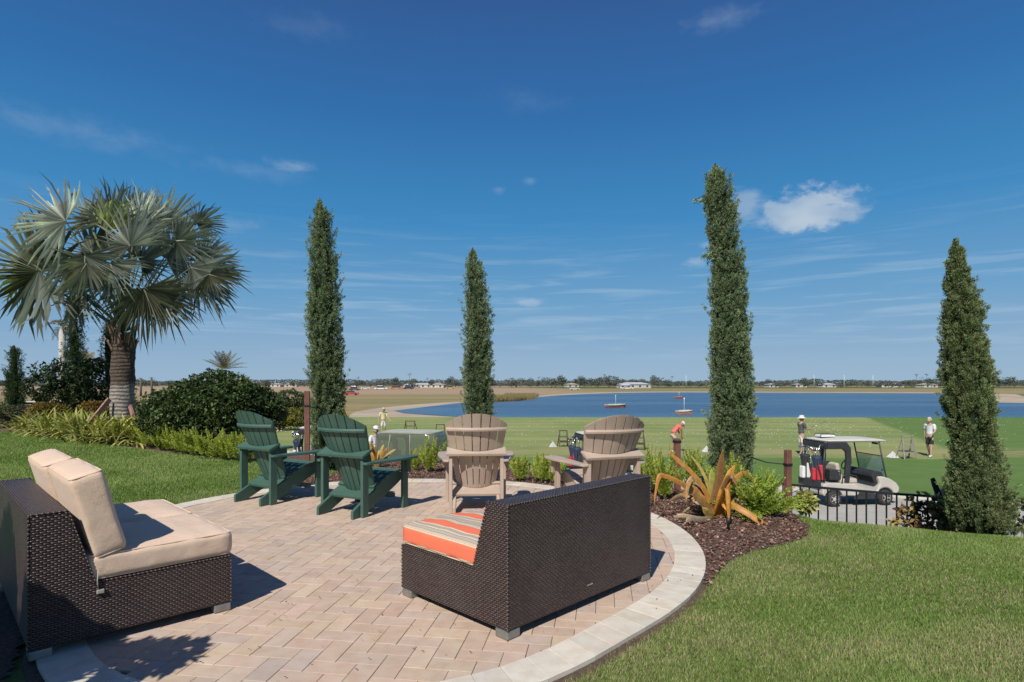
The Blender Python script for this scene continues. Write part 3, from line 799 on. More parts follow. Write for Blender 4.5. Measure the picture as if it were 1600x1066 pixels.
def adirondack(name, label, M, loc, rz):
    t = thing(name, label, 'lawn chair', loc, rz)
    n = 7
    for i in range(n):
        u0 = -1+2*i/n; u1 = -1+2*(i+1)/n; g = .014
        zs = [.20,.42,.64,.86,.93]
        rows = []
        def top(u): return 1.075-.125*abs(u)**2.2
        uu = [u0+g, (u0+u1)/2, u1-g]
        bm = bmesh.new(); F_ = []; B_ = []
        K = 8
        for k in range(K+1):
            rF = []; rB = []
            for u in uu:
                z = .20+(top(u)-.20)*k/K; x = u*half_w(z); y = back_y(z, u)
                rF.append(bm.verts.new((x, y+.011, z))); rB.append(bm.verts.new((x, y-.011, z-.0)))
            F_.append(rF); B_.append(rB)
        for k in range(K):
            for j in range(2):
                bm.faces.new((F_[k][j], F_[k][j+1], F_[k+1][j+1], F_[k+1][j])); bm.faces.new((B_[k][j+1], B_[k][j], B_[k+1][j], B_[k+1][j+1]))
            bm.faces.new((F_[k][0], F_[k+1][0], B_[k+1][0], B_[k][0])); bm.faces.new((F_[k+1][2], F_[k][2], B_[k][2], B_[k+1][2]))
        for j in range(2):
            bm.faces.new((F_[0][j+1], F_[0][j], B_[0][j], B_[0][j+1])); bm.faces.new((F_[K][j], F_[K][j+1], B_[K][j+1], B_[K][j]))
        bmesh.ops.recalc_face_normals(bm, faces=bm.faces[:])
        es = [e for e in bm.edges if len(e.link_faces) == 2 and e.calc_face_angle(0) > R(50)]
        bmesh.ops.bevel(bm, geom=es, offset=.003, segments=2, affect='EDGES')
        me = bpy.data.meshes.new('back_slat'); bm.to_mesh(me); bm.free(); me.materials.append(M)
        link('back_slat', me, t)
    # rear posts
    for s_ in (-1,1):
        MB().box((s_*.275, -.005, .31), (.036,.088,.62), bev=.004).build('rear_post', M, t)
        MB().prism([(.545,0),(.635,0),(.635,.548),(.545,.548)], 'x', s_*.335-.018, s_*.335+.018, .004).build('front_leg', M, t)
        MB().prism([(.635,.548),(.635,.40),(.60,.40),(.575,.47),(.57,.548)], 'x', s_*.335+s_*.0195, s_*.335+s_*.055, .003).build('arm_bracket', M, t)
        # side rail, runs from seat front down to the ground behind
        MB().prism([(-.15,0),(-.02,0),(.55,.255),(.64,.30),(.645,.375),(.60,.40),(.46,.385),(.30,.325),(.12,.225),(-.15,.085)], 'x', s_*.236-.017, s_*.236+.017, .004).build('side_rail', M, t)
        # arm: paddle outline
        c = .30; out = []
        inn = [(.292,-.06),(.29,.10),(.285,.30),(.283,.52),(.285,.66),(.30,.715),(.335,.74),(.395,.74),(.432,.715),(.446,.66),(.445,.52),(.425,.35),(.39,.18),(.37,.05),(.362,-.02),(.345,-.055)]
        MB().prism([(s_*x, y) for x, y in inn], 'z', .5495, .576, .006, 2).build('armrest', M, t)
    # seat slats
    prof = [(.12,.225),(.30,.325),(.46,.385),(.60,.40),(.645,.375)]
    def topz(y): return float(np.interp(y, [p[0] for p in prof], [p[1] for p in prof]))
    ys = [.215,.293,.371,.449,.527,.603]
    for y in ys:
        dz = (topz(y+.03)-topz(y-.03))/.06
        MB().box((0, y, topz(y)+.014), (.535,.070,.022), rot=(math.atan(dz),0,0), bev=.004).build('seat_slat', M, t)
    MB().box((0, .658, .345), (.535,.022,.075), bev=.004).build('front_apron', M, t)
    MB().beam((-.218,.56,.13), (.218,.56,.13), .03, .05, .003).build('cross_bar', M, t)
    # shaped rails behind the slats
    def tilt(nm, z, hw, yb, th):
        # board set square to the reclined back: it rises towards the slats
        bm = bmesh.new(); lo = []; hi = []; sl_ = .44
        out = [(hw, yb), (-hw, yb)]
        for k in range(13):
            x = -hw+2*hw*k/12; u = min(1.1, abs(x/half_w(z+.05)))
            yy_ = yb
            for _ in range(4): yy_ = back_y(z+th+(yy_-yb)*sl_, u)-.012
            out.append((x, yy_))
        for x, y in out:
            lo.append(bm.verts.new((x, y+th*.2, z+(y-yb)*sl_))); hi.append(bm.verts.new((x, y-th*.2, z+th+(y-yb)*sl_)))
        bm.faces.new(lo); bm.faces.new(hi[::-1]); m_ = len(out)
        for k in range(m_): bm.faces.new((lo[k], hi[k], hi[(k+1)%m_], lo[(k+1)%m_]))
        bmesh.ops.recalc_face_normals(bm, faces=bm.faces[:])
        bmesh.ops.bevel(bm, geom=bm.edges[:], offset=.003, segments=2, affect='EDGES')
        me = bpy.data.meshes.new(nm); bm.to_mesh(me); bm.free(); me.materials.append(M); link(nm, me, t)
    def curved(z, hw, yb, th, dep=.012, nm='mid_rail'):
        pts = [(-hw, yb)]; 
        back = [(-hw, yb), (hw, yb)]
        fr = []
        for k in range(13):
            x = hw-2*hw*k/12; u = x/half_w(z); fr.append((x, back_y(z+th/2, min(1.15, abs(u)))-dep))
        MB().prism(back+fr, 'z', z, z+th, .004, 2).build(nm, M, t)
    tilt('mid_rail', .615, .318, -.082, .026)
    tilt('lower_rail', .165, .262, .035, .026)
    # upper rail follows the curve of the back
    bm = bmesh.new(); rings = []
    z0 = .905
    for k in range(17):
        u = -1+2*k/16; z = z0; x = u*half_w(z)*.985; y = back_y(z, u)-.0135
        rings.append([bm.verts.new(p) for p in ((x, y, z-.016), (x, y-.022, z-.020), (x, y-.028, z-.002), (x, y-.022, z+.018), (x, y, z+.016))])
    for k in range(16):
        for j in range(5): bm.faces.new((rings[k][j], rings[k+1][j], rings[k+1][(j+1)%5], rings[k][(j+1)%5]))
    bm.faces.new(rings[0][::-1]); bm.faces.new(rings[-1]); bmesh.ops.recalc_face_normals(bm, faces=bm.faces[:])
    me = bpy.data.meshes.new('upper_rail'); bm.to_mesh(me); bm.free(); me.materials.append(M); link('upper_rail', me, t)
    return t
def chair_copy(src, label, loc, rz):
    c = copy_tree(src); c.location = loc; c.rotation_euler = (0,0,rz); c['label'] = label; return c
G1 = adirondack('adirondack_chair', 'dark green adirondack chair nearest the lawn, left of the other green chair', M_green, (-2.97,6.90,0), R(-32))
G2 = chair_copy(G1, 'dark green adirondack chair standing between the other green chair and the tan chairs', (-1.775,6.245,0), R(-27))
T1 = adirondack('adirondack_chair', 'tan adirondack chair facing the lake squarely, beside the green chairs', M_tan, (-.385,6.36,0), R(4))
T2 = chair_copy(T1, 'tan adirondack chair turned to the left, partly behind the dark wicker sofa', (1.04,6.10,0), R(20)); T2.scale = (1.05,1.02,1.0)
for o in (G1, G2): o['group'] = 'green adirondack chairs'
for o in (T1, T2): o['group'] = 'tan adirondack chairs'

# ================================================================ FENCE
M_blk = pm('black_powder_coat', (.012,.014,.016), (.02,.022,.024), 30, .4, spec=.5)
FP = [(-1.2,11.6),(.18,10.9),(2.0,9.98),(3.7,8.96),(4.45,8.42),(5.2,8.0),(5.75,7.78),(6.46,7.54),(7.6,7.2)]
seg = [0]
for a, b in zip(FP[:-1], FP[1:]): seg.append(seg[-1]+math.dist(a, b))
def fpt(s_): return float(np.interp(s_, seg, [p[0] for p in FP])), float(np.interp(s_, seg, [p[1] for p in FP]))
fence = thing('metal_fence', 'black metal picket fence below the lawn, between garden and cart path', 'fence', (*fpt(0), 0))
ox, oy = fpt(0)
ZT = -.10
def fz(s_):
    x, y = fpt(s_); return -.10-.02*sstep((x-3)/4)
for zz, hh, nm in ((0,.032,'top_rail'), (-1.02,.028,'bottom_rail')):
    mb = MB()
    ss = np.linspace(0, seg[-1], 40)
    for a, b in zip(ss[:-1], ss[1:]):
        A = fpt(a); B = fpt(b); mb.beam((A[0]-ox, A[1]-oy, fz(a)+zz), (B[0]-ox, B[1]-oy, fz(b)+zz), .028, hh)
    mb.build(nm, M_blk, fence)
s_ = .06; k = 0
pk = MB().box((0,0,-.56), (.016,.016,1.14)).mesh('picket', M_blk)
while s_ < seg[-1] and k < 98:
    x, y = fpt(s_); o = link('picket', pk, fence, (x-ox, y-oy, fz(s_))); s_ += .118; k += 1
for s_ in [seg[1]-.3, seg[3]-.75, float(np.interp(5.70, [p[0] for p in FP], seg)), seg[-1]-.05]:
    x, y = fpt(s_)
    mb = MB(); mb.box((0,0,-.60), (.05,.05,1.32), bev=.003); mb.box((0,0,.075), (.06,.06,.02), bev=.004); mb.ball((0,0,.095), .02, 2, (1,1,.6))
    mb.build('post', M_blk, fence, (x-ox, y-oy, fz(s_)))

# dark curved board leaning over the fence
x, y, z = W(1478, 800, 7.5)
t = thing('leaning_board', 'dark navy curved plastic board leaning on a short post by the right cypress', 'board', (x, y, z-.75))
mb = MB()
pts = [(-.19,0,1.18),(-.16,.0,1.10),(-.11,.0,.97),(-.055,0,.80),(-.01,0,.66)]
bm = mb.bm; prev = None
for i, (px_, py_, pz_) in enumerate(pts):
    w_ = [.018,.040,.048,.048,.044][i]
    ring = [bm.verts.new((px_-w_*.55, py_-.02, pz_-.01)), bm.verts.new((px_+w_*.55, py_-.05, pz_+.01)), bm.verts.new((px_+w_*.55, py_-.03, pz_+.012)), bm.verts.new((px_-w_*.55, py_, pz_-.008))]
    if prev:
        for k in range(4): bm.faces.new((prev[k], prev[(k+1)%4], ring[(k+1)%4], ring[k]))
    else: bm.faces.new(ring[::-1])
    prev = ring
bm.faces.new(prev); bmesh.ops.recalc_face_normals(bm, faces=bm.faces[:])
mb.build('board', pm('navy_plastic', (.018,.026,.055), None, 20, .3, spec=.6), t)
MB().box((.01,0,.31), (.055,.05,.72), bev=.004).build('post', pm('dark_post', (.02,.022,.028), None, 20, .5), t)

# wooden stakes
M_stk = pm('red_brown_stake', (.20,.085,.06), (.13,.055,.04), 14, .85, .5, 60, bdist=.004)
M_tie = pm('black_tie', (.015,.015,.017), None, 20, .6)
def stake(px, ptop, Y, wpx, label, tie=None, tie_to=None):
    x, y, z = W(px, ptop, Y); zb = H(x, y)-.1
    t = thing('wooden_stake', label, 'stake', (x, y, zb), R(12), 'wooden stakes holding the cypresses')
    w_ = wpx/F*Y
    MB().box((0,0,(z-zb)/2), (w_, w_, z-zb), bev=.006).build('pole', M_stk, t)
    if tie:
        zt = W(px, tie, Y)[2]-zb
        MB().box((0,0,zt), (w_*1.18, w_*1.18, .035), bev=.004).build('band', M_tie, t)
        if tie_to:
            tx, ty, tz = tie_to
            d = Matrix.Rotation(-R(12), 3, 'Z') @ Vector((tx-x, ty-y, 0))
            mb = MB(); mb.tube([(0,0,zt), (d.x*.5, d.y*.5, (zt+tz-zb)/2-.03), (d.x, d.y, tz-zb)], .008, 6); mb.build('guy_strap', M_tie, t)
    return t
stake(480, 611, 9.6, 8.0, 'tall reddish wooden stake between the two green chairs', 634, W(505, 636, 10.0))
stake(1058, 685, 7.7, 8.5, 'short reddish wooden stake behind the spiky orange plant', 690)
stake(1231, 703, 7.5, 8.5, 'reddish wooden stake with black band left of the golf cart', 726, W(1165, 712, 7.9))

# ================================================================ PLANTS
M_leaf = leafmat('foliage', .55, .28, .35)
M_gloss = leafmat('glossy_foliage', .45, .15, .35)
M_needle = leafmat('needle_foliage', .75, .22, .15)
M_silver = leafmat('silver_palm_leaf', .45, .32, .4, tcol=(1.0,1.05,.85))
M_bark = pm('grey_bark', (.17,.13,.10), (.09,.07,.055), 9, .9, .8, 40, bdist=.01)
def merge(parts):
    Vs = []; Fs = []; Cs = []; b = 0
    for V, Fc, C in parts:
        Vs.append(V); Cs.append(C)
        for f in (Fc if isinstance(Fc, list) else [Fc]): Fs.append(np.asarray(f)+b)
        b += len(V)
    d = {}
    for f in Fs: d.setdefault(f.shape[1], []).append(f)
    return np.concatenate(Vs), [np.concatenate(v) for v in d.values()], np.concatenate(Cs)

def cypress(label, prof, Y, zb, n, size, seed, group='tall columnar cypresses', c0=(.055,.092,.042), c1=(.29,.35,.19), flare=None, tw=()):
    """prof: (py, xleft, xright) of the silhouette, surveyed at depth Y"""
    pr = [(W(0, p[0], Y)[2], (p[1]+p[2])/2, (p[2]-p[1])/2/F*Y) for p in prof]
    pr.sort(); pr = [(a_, b_, c_*(.93 if Y < 9 else 1)) for a_, b_, c_ in pr]
    zz = np.array([p[0] for p in pr]); cx = np.array([(p[1]-800)/F*Y for p in pr]); rr = np.array([p[2] for p in pr])
    x0 = float(np.interp(zb+.2, zz, cx)); gz = min(zb, H(x0, Y))
    t = thing('cypress_tree', label, 'tree', (x0, Y, gz), 0, group)
    top = zz[-1]
    # trunk
    mb = MB(); mb.tube([(float(np.interp(z, zz, cx))-x0, 0, z-gz) for z in np.linspace(gz-.1, top-.4, 8)], list(np.linspace(.06,.012,8)), 8)
    mb.build('trunk', M_bark, t)
    # inner mass
    nz_, na_ = 60, 26
    Zc = np.linspace(max(gz+.03, zz[0]-.25), top-.02, nz_)
    V = []; 
    for z in Zc:
        r = np.interp(z, zz, rr)*.62*(1 if z < top-.15 else .4)
        c = np.interp(z, zz, cx)-x0
        for a in np.linspace(0, 2*PI, na_, endpoint=False): V.append((c+r*math.cos(a), r*math.sin(a)*.95, z-gz))
    V = np.array(V); nn = vnoise(V*7, seed); cc_ = np.stack([np.interp(V[:,2]+gz, zz, cx)-x0, V[:,1]*0, V[:,2]], 1)
    V = cc_+(V-cc_)*(.82+.36*nn)[:,None]
    i = (np.arange(nz_-1)[:,None]*na_+np.arange(na_)[None,:]).ravel(); j = (np.arange(nz_-1)[:,None]*na_+(np.arange(na_)+1)[None,:]%na_).ravel()
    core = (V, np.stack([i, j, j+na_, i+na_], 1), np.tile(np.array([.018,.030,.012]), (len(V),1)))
    # upright branch bundles (plumes) on the shell, each carrying many sprigs
    zg = np.linspace(max(gz+.05, zz[0]-.2), top-size*1.5, 300); wg = np.interp(zg, zz, rr)+.03
    Hh = top-gz; nb = int(44*Hh*np.mean(rr)*(.085/size)**1.1/.3*8)
    zb_ = np.interp(rng.uniform(0,1,nb), np.cumsum(wg)/wg.sum(), zg); ab = rng.uniform(0, 2*PI, nb)
    rl = np.interp(zb_+.1, zz, rr); lob = vnoise(np.stack([np.cos(ab)*2.6+9, np.sin(ab)*2.6+9, zb_*2.2], 1), seed+1)
    rb = rl*(.50+.22*lob+rng.uniform(-.03,.10,nb)); outb = np.stack([np.cos(ab), np.sin(ab), 0*ab], 1)
    cb = np.stack([np.interp(zb_, zz, cx)-x0+rb*np.cos(ab), rb*np.sin(ab), zb_-gz], 1)
    tp_ = np.clip(rl/.16,.15,1)[:,None]; db = unit(outb*.30*tp_+np.array([0,0,1.])+rng.normal(size=(nb,3))*.16*tp_)
    lb = size*rng.uniform(2.2,4.2,nb)*np.clip(rl/.15,.30,1); hue = rng.uniform(.78,1.2,nb)
    wb = rng.integers(0, nb, n); tt = rng.uniform(0,1,n)**.8
    # radial spread of the plume, wide low, pointed at its tip
    th2 = unit(np.cross(db[wb], rng.normal(size=(n,3)))); sw = np.sin(PI*np.clip(.22+tt*.75,0,1))*size*.34*np.clip(rl[wb]/.15,.25,1)
    facing = (th2*outb[wb]).sum(1)
    P = cb[wb]+db[wb]*(tt*lb[wb])[:,None]+th2*(sw*rng.uniform(.5,1,n))[:,None]
    d = unit(db[wb]*1.0+th2*.55)
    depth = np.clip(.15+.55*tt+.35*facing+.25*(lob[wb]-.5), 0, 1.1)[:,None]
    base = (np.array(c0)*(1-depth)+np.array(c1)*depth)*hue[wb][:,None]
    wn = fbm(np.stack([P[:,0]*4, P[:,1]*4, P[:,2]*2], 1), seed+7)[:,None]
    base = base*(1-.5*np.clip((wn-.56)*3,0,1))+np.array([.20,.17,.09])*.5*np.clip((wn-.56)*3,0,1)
    parts = [core]
    K = 7
    for k in range(K):
        dd = unit(d+rng.normal(size=(n,3))*.34); ln = size*rng.uniform(.24,.52,n)[:,None]
        wv = unit(np.cross(dd, rdir(n)))*size*rng.uniform(.040,.070,n)[:,None]
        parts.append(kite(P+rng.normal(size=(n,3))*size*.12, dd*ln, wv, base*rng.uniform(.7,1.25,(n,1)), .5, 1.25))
    for (py, px0, px1) in tw:   # stray side twigs
        for q in range(60):
            f = rng.uniform(0,1); xw, _, zw = W(px0+(px1-px0)*f, py+rng.normal()*2, Y)
            pp = np.array([[xw-x0, rng.normal()*.02, zw-gz]]); dd = unit(np.array([[px1-px0, 0, abs(px1-px0)*.25]])+rng.normal(size=(1,3))*8)
            parts.append(kite(pp, dd*size*.9, unit(np.cross(dd, rdir(1)))*size*.13, np.array([c1])*.9, .5))
    V, Fc, C = merge(parts)
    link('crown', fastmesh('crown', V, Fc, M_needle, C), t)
    return t
cypress('second tallest cypress, behind the two green adirondack chairs', [(308,499,501),(325,495,506),(345,490,514),(400,486,523),(460,484,529),(520,481,533),(580,485,537),(640,487,538),(700,489,534),(730,492,530)], 10.2, -.05, 15000, .085, 41)
cypress('slender cypress behind the tan adirondack chair in the middle', [(385,737,739),(400,733,745),(420,729,751),(470,728,757),(500,727,766),(560,725,768),(600,722,770),(640,724,772),(700,724,771),(750,727,768)], 10.6, -.4, 12000, .082, 42)
cypress('tallest cypress, leaning slightly, beside the small white cloud', [(253,1116,1119),(262,1112,1124),(285,1102,1134),(327,1100,1147),(370,1106,1152),(397,1110,1156),(452,1108,1167),(500,1106,1171),(542,1105,1174),(600,1107,1178),(650,1108,1180),(700,1103,1178),(742,1106,1174),(765,1110,1172)], 8.0, -.3, 24000, .072, 43, tw=((314,1080,1104),(401,1094,1112)))
cypress('bent cypress at the right edge with a wide foot on the lawn', [(370,1488,1492),(382,1483,1500),(396,1481,1507),(452,1479,1519),(508,1474,1530),(545,1473,1539),(577,1474,1546),(620,1474,1551),(650,1476,1554),(680,1483,1551),(707,1489,1552),(730,1488,1561),(754,1483,1570),(790,1476,1578),(815,1480,1582),(832,1490,1578)], 6.0, -.15, 30000, .058, 44, c1=(.27,.32,.145), c0=(.050,.080,.032))
cypress('small cypress at the far left edge above the hedge', [(540,21,23),(560,17,28),(590,15,30),(615,13,33),(640,12,35)], 22, -1.0, 2600, .14, 45, c0=(.030,.058,.022), c1=(.07,.105,.042))
cypress('dark cypress rising behind the leafy tree left of the palm', [(470,114,117),(490,108,122),(530,106,125),(580,105,127),(620,104,128),(650,104,128)], 18, -.2, 3000, .12, 46, c0=(.028,.05,.02), c1=(.07,.10,.04))
cypress('dark cypress half hidden behind the palm trunk', [(495,168,170),(515,163,175),(560,162,178),(610,162,210),(650,160,212)], 19, -.2, 2400, .12, 47, c0=(.028,.05,.02), c1=(.06,.09,.035))

# ---- big fan palm
def fan_frond(hub, axis, nrm, Rd, base, seed, droop=.28, nseg=40, spread=128, col=(.15,.18,.13), dead=0.0):
    """one leaf: arching petiole from base to hub, pleated blade split into drooping tips"""
    rs = np.random.default_rng(seed)
    axis = Vector(axis).normalized(); nrm = Vector(nrm); nrm = (nrm-axis*nrm.dot(axis)).normalized(); side = axis.cross(nrm)
    hub = Vector(hub); base = Vector(base)
    V = []; Fq = []; Ft = []; C = []
    c = np.array(col)
    # petiole
    mid = (hub+base)/2+Vector((0,0,.10)); path = [base, base.lerp(mid,.6)+Vector((0,0,.03)), mid, hub.lerp(mid,.4)+Vector((0,0,.02)), hub, hub+axis*Rd*.30]
    for i, p in enumerate(path):
        w = [.045,.034,.026,.022,.018,.004][i]
        b = len(V)
        for k in range(5):
            a = 2*PI*k/5; V.append(p+side*math.cos(a)*w+nrm*math.sin(a)*w*.6); C.append((.20,.22,.13))
        if i:
            for k in range(5): Fq.append((b-5+k, b-5+(k+1)%5, b+(k+1)%5, b+k))
    for s_ in range(nseg):
        a0 = R(-spread+2*spread*s_/nseg); a1 = R(-spread+2*spread*(s_+1)/nseg); am = (a0+a1)/2+rs.normal()*.01
        Ln = Rd*(.80+.22*math.cos(am))*rs.uniform(.88,1.08)
        def pt(a, r, off, dr):
            # blade folds up a little about the midrib and curves over towards the tip
            p = hub+(axis*math.cos(a)+side*math.sin(a))*r
            p = p-nrm*(abs(math.sin(a))**1.5)*r*.16*(1) + nrm*off - nrm*(r/Rd)**2*.10*Rd
            return p+Vector((0,0,-1))*dr
        b = len(V); fr = .37*Rd*(1 if abs(am) < R(95) else .75); nb_ = rs.normal()*.09*Rd
        tw = rs.uniform(-.5,.5)
        dr1 = droop*.12*Rd; dr2 = droop*Rd*rs.uniform(.08,.32); dr3 = droop*Rd*rs.uniform(.3,1.0)
        h1 = .030*Rd
        aw = (a1-a0)
        jit = rs.normal()*.05
        V += [hub, pt(a0, fr, -h1, dr1), pt(am, fr, h1, dr1), pt(a1, fr, -h1, dr1),
              pt(am-aw*.24+jit, Ln*.78, -h1*.8+nb_, dr2), pt(am+jit, Ln*.78, h1*.8+nb_, dr2), pt(am+aw*.24+jit, Ln*.78, -h1*.8+nb_, dr2),
              pt(am+jit*1.6, Ln, nb_*2.2, dr3)]
        k = rs.uniform(.55,1.5); cc = c*k
        tipc = cc*1.15*(1-dead)+np.array([.33,.27,.15])*dead if rs.uniform() > .25 else np.array([.34,.30,.19])*k
        C += [cc*.7, cc*.75, cc*1.15, cc*.75, cc*.85, cc*1.2, cc*.85, tipc]  # pleat shading put into the colour: dark valleys, light ridges
        Ft += [(b, b+1, b+2), (b, b+2, b+3), (b+4, b+7, b+5), (b+5, b+7, b+6)]
        Fq += [(b+1, b+4, b+5, b+2), (b+2, b+5, b+6, b+3)]
    return np.array([tuple(v) for v in V]), [np.array(Fq), np.array(Ft)], np.array(C)
PY = 13.3
tx, ty, tz = W(190, 670, PY)
palm = thing('fan_palm', 'large silver fan palm with ringed grey trunk standing in the left bed', 'palm tree', (tx, ty, H(tx, ty)-.05))
pz0 = H(tx, ty)-.05
PX = PY/F
ttop = W(191, 520, PY)[2]-pz0
m, nt, bs = newmat('palm_trunk')
tcn = nd(nt, 'ShaderNodeTexCoord').outputs['Object']; s = nd(nt, 'ShaderNodeSeparateXYZ'); nt.links.new(tcn, s.inputs[0])
wv = noise(nt, tcn, 3, 4, .6); zc = mth(nt, 'ADD', s.outputs[2], mth(nt, 'MULTIPLY', wv, .12))
rg = mth(nt, 'SINE', mth(nt, 'MULTIPLY', zc, 75)); nn_ = noise(nt, tcn, 25, 5, .7)
lowc = mixc(nt, smap(nt, nn_, .35, .7), (.36,.32,.28), (.20,.17,.145)); lowc = mixc(nt, mth(nt, 'MULTIPLY', smap(nt, rg, .3, 1), .6), lowc, (.10,.08,.07))
upc = mixc(nt, smap(nt, nn_, .35, .7), (.11,.075,.055), (.045,.034,.028))  # crown shadow on the upper trunk put into the colour
nt.links.new(mixc(nt, smap(nt, mth(nt, 'ADD', s.outputs[2], mth(nt, 'MULTIPLY', wv, .3)), 1.25, 1.42), lowc, upc), bs.inputs['Base Color'])
bs.inputs['Roughness'].default_value = .95; bump(nt, bs, mth(nt, 'ADD', mth(nt, 'MULTIPLY', rg, .3), nn_), .9, .03); M_ptrunk = m
bm_ = MB(); n_ = 28; rings = []
zs = np.linspace(0, ttop, 26)
rp_ = np.interp(zs/ttop, [0,.08,.25,.5,.55,.75,.92,1], [.30,.255,.238,.228,.235,.225,.222,.25])
xo = np.interp(zs/ttop, [0,.5,1], [0,.02,.05])
for z, r, x_o in zip(zs, rp_, xo):
    ring = []
    for k in range(n_):
        a = 2*PI*k/n_; q = r*(1+.06*math.sin(a*5+z*9)+random.uniform(-.05,.05)*(1 if z > 1.2 else .35))
        ring.append(bm_.bm.verts.new((x_o+q*math.cos(a), q*math.sin(a), z)))
    rings.append(ring)
for i in range(len(rings)-1):
    for k in range(n_):
        f = bm_.bm.faces.new((rings[i][k], rings[i][(k+1)%n_], rings[i+1][(k+1)%n_], rings[i+1][k])); f.smooth = True
bm_.bm.faces.new(rings[-1])
bm_.build('trunk', M_ptrunk, palm)
# old leaf bases ('boots')
M_boot = pm('palm_boots', (.30,.17,.12), (.14,.08,.055), 12, .9, .6, 50, bdist=.01)
for k in range(26):
    mb = MB(); a = random.uniform(0, 2*PI); z = ttop*random.uniform(.80,1.04); r = .20
    p0 = Vector((.04+r*math.cos(a), r*math.sin(a), z)); d = Vector((math.cos(a)*random.uniform(.2,.8), math.sin(a)*random.uniform(.2,.8), 1)).normalized()
    mb.tube([p0, p0+d*.12, p0+d*random.uniform(.2,.36)], [.055,.045,.018], 6, flat=.5)
    mb.build('leaf_base', M_boot, palm)
def prel(px, py, dy=0.0):
    if py < 400: py -= (400-py)*.13
    p = W(px, py, PY); return Vector((p[0]-tx, dy, p[2]-pz0))
CT = Vector((.05, 0, ttop+.05))
SG = (.42,.44,.38); DG = (.27,.30,.24); LG = (.66,.68,.63); YG = (.38,.42,.16)
# hub px, tip px, depth offset of hub, depth of tip, facing normal, radius px, colour, droop
FR = [((157,345),(140,278),.3,.5,(.1,-1,.25),74,DG,.05,100), ((150,367),(62,352),-.9,-1.1,(-.1,-1,.2),84,LG,.22,95), ((95,432),(20,372),-.5,-.7,(-.2,-1,.2),108,(.16,.18,.105),.30,120),
      ((95,432),(60,520),-.6,-.7,(-.5,-1,.1),92,DG,.35,80), ((30,430),(-5,405),.1,.2,(-.3,-.9,.3),60,YG,.35,110), ((240,352),(272,292),.4,.7,(.2,-1,.2),72,SG,.08,85), ((185,345),(190,285),.7,.9,(0,-1,.3),66,SG,.05,80),
      ((272,378),(322,372),.1,.2,(.2,-1,.15),62,DG,.12,120), ((298,418),(360,432),.0,.0,(.1,-.9,.5),84,SG,.25,95), ((330,430),(378,445),-.1,-.2,(.1,-.8,.6),52,(.20,.21,.13),.25,105),
      ((255,458),(290,530),-.7,-.9,(.4,-1,.3),82,(.22,.23,.15),.40,110), ((255,455),(320,500),-.5,-.4,(.2,-.8,.7),78,SG,.35,90), ((183,415),(190,490),-1.0,-1.2,(0,-1,.35),64,DG,.20,115), ((215,425),(250,490),-.9,-1.1,(.2,-1,.3),58,SG,.20,100),
      ((230,395),(200,350),-.6,-.5,(0,-1,.3),72,SG,.20,110), ((180,370),(196,312),-.3,-.2,(0,-1,.2),62,YG,.06,60), ((155,410),(110,470),-.8,-1.0,(-.3,-1,.3),70,SG,.35,90), ((210,375),(245,330),0,.1,(.2,-1,.1),64,SG,.1,80),
      ((120,390),(75,330),.5,.7,(-.2,-1,.2),70,DG,.12,100), ((285,345),(318,325),.6,.8,(.2,-1,.2),48,DG,.12,100), ((140,455),(120,520),-.3,-.4,(-.4,-1,.2),62,DG,.4,80), ((235,440),(262,500),.5,.6,(.3,1,.2),66,DG,.35,90), ((200,430),(180,480),-1.3,-1.5,(0,-1,.3),50,(.30,.31,.22),.2,90),
      ((165,345),(148,266),.6,.8,(.1,-1,.2),72,SG,.03,90), ((205,350),(226,284),.3,.4,(.1,-1,.3),64,LG,.05,90), ((120,345),(92,292),.4,.6,(-.1,-1,.3),62,SG,.08,95), ((228,412),(272,396),-.2,-.1,(.1,-1,.15),52,DG,.10,105), ((300,400),(338,385),.3,.4,(.2,-1,.3),58,SG,.12,100),
      ((175,385),(150,335),.9,1.2,(0,.6,.8),80,SG,.15,110), ((215,390),(240,350),1.1,1.5,(0,.6,.8),80,SG,.15,110), ((130,420),(70,440),1.0,1.3,(-.2,.5,.8),80,DG,.3,110), ((260,420),(310,440),1.0,1.2,(.2,.5,.8),80,DG,.3,110), ((190,440),(190,500),1.2,1.7,(0,.8,.4),56,DG,.25,110)]
for k, (h_, t_, dh, dt, nr, rp2, cl, dr, sp) in enumerate(FR):
    hub = prel(h_[0], h_[1], dh); tip = prel(t_[0], t_[1], dt)
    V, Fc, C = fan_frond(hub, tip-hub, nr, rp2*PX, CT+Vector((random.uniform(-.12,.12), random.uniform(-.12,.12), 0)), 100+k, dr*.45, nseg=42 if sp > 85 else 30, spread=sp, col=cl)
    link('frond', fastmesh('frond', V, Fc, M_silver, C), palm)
M_brace = pm('brace_lumber', (.36,.20,.15), (.25,.13,.10), 9, .85, .4, 60, bdist=.004)
for (a, b, ya, yb, lab) in (((118,684),(171,624),12.3,13.0,'long wooden brace leaning on the left side of the palm trunk'), ((219,668),(203,634),12.9,13.15,'short wooden brace leaning on the right side of the palm trunk')):
    A = Vector(W(a[0], a[1], ya)); B = Vector(W(b[0], b[1], yb)); A.z = H(A.x, A.y)-.05
    o = MB().beam((0,0,0), B-A, .045, .10, .004).build('wooden_brace', M_brace, None, A)
    tag(o, lab, 'brace', 'wooden braces on the palm')

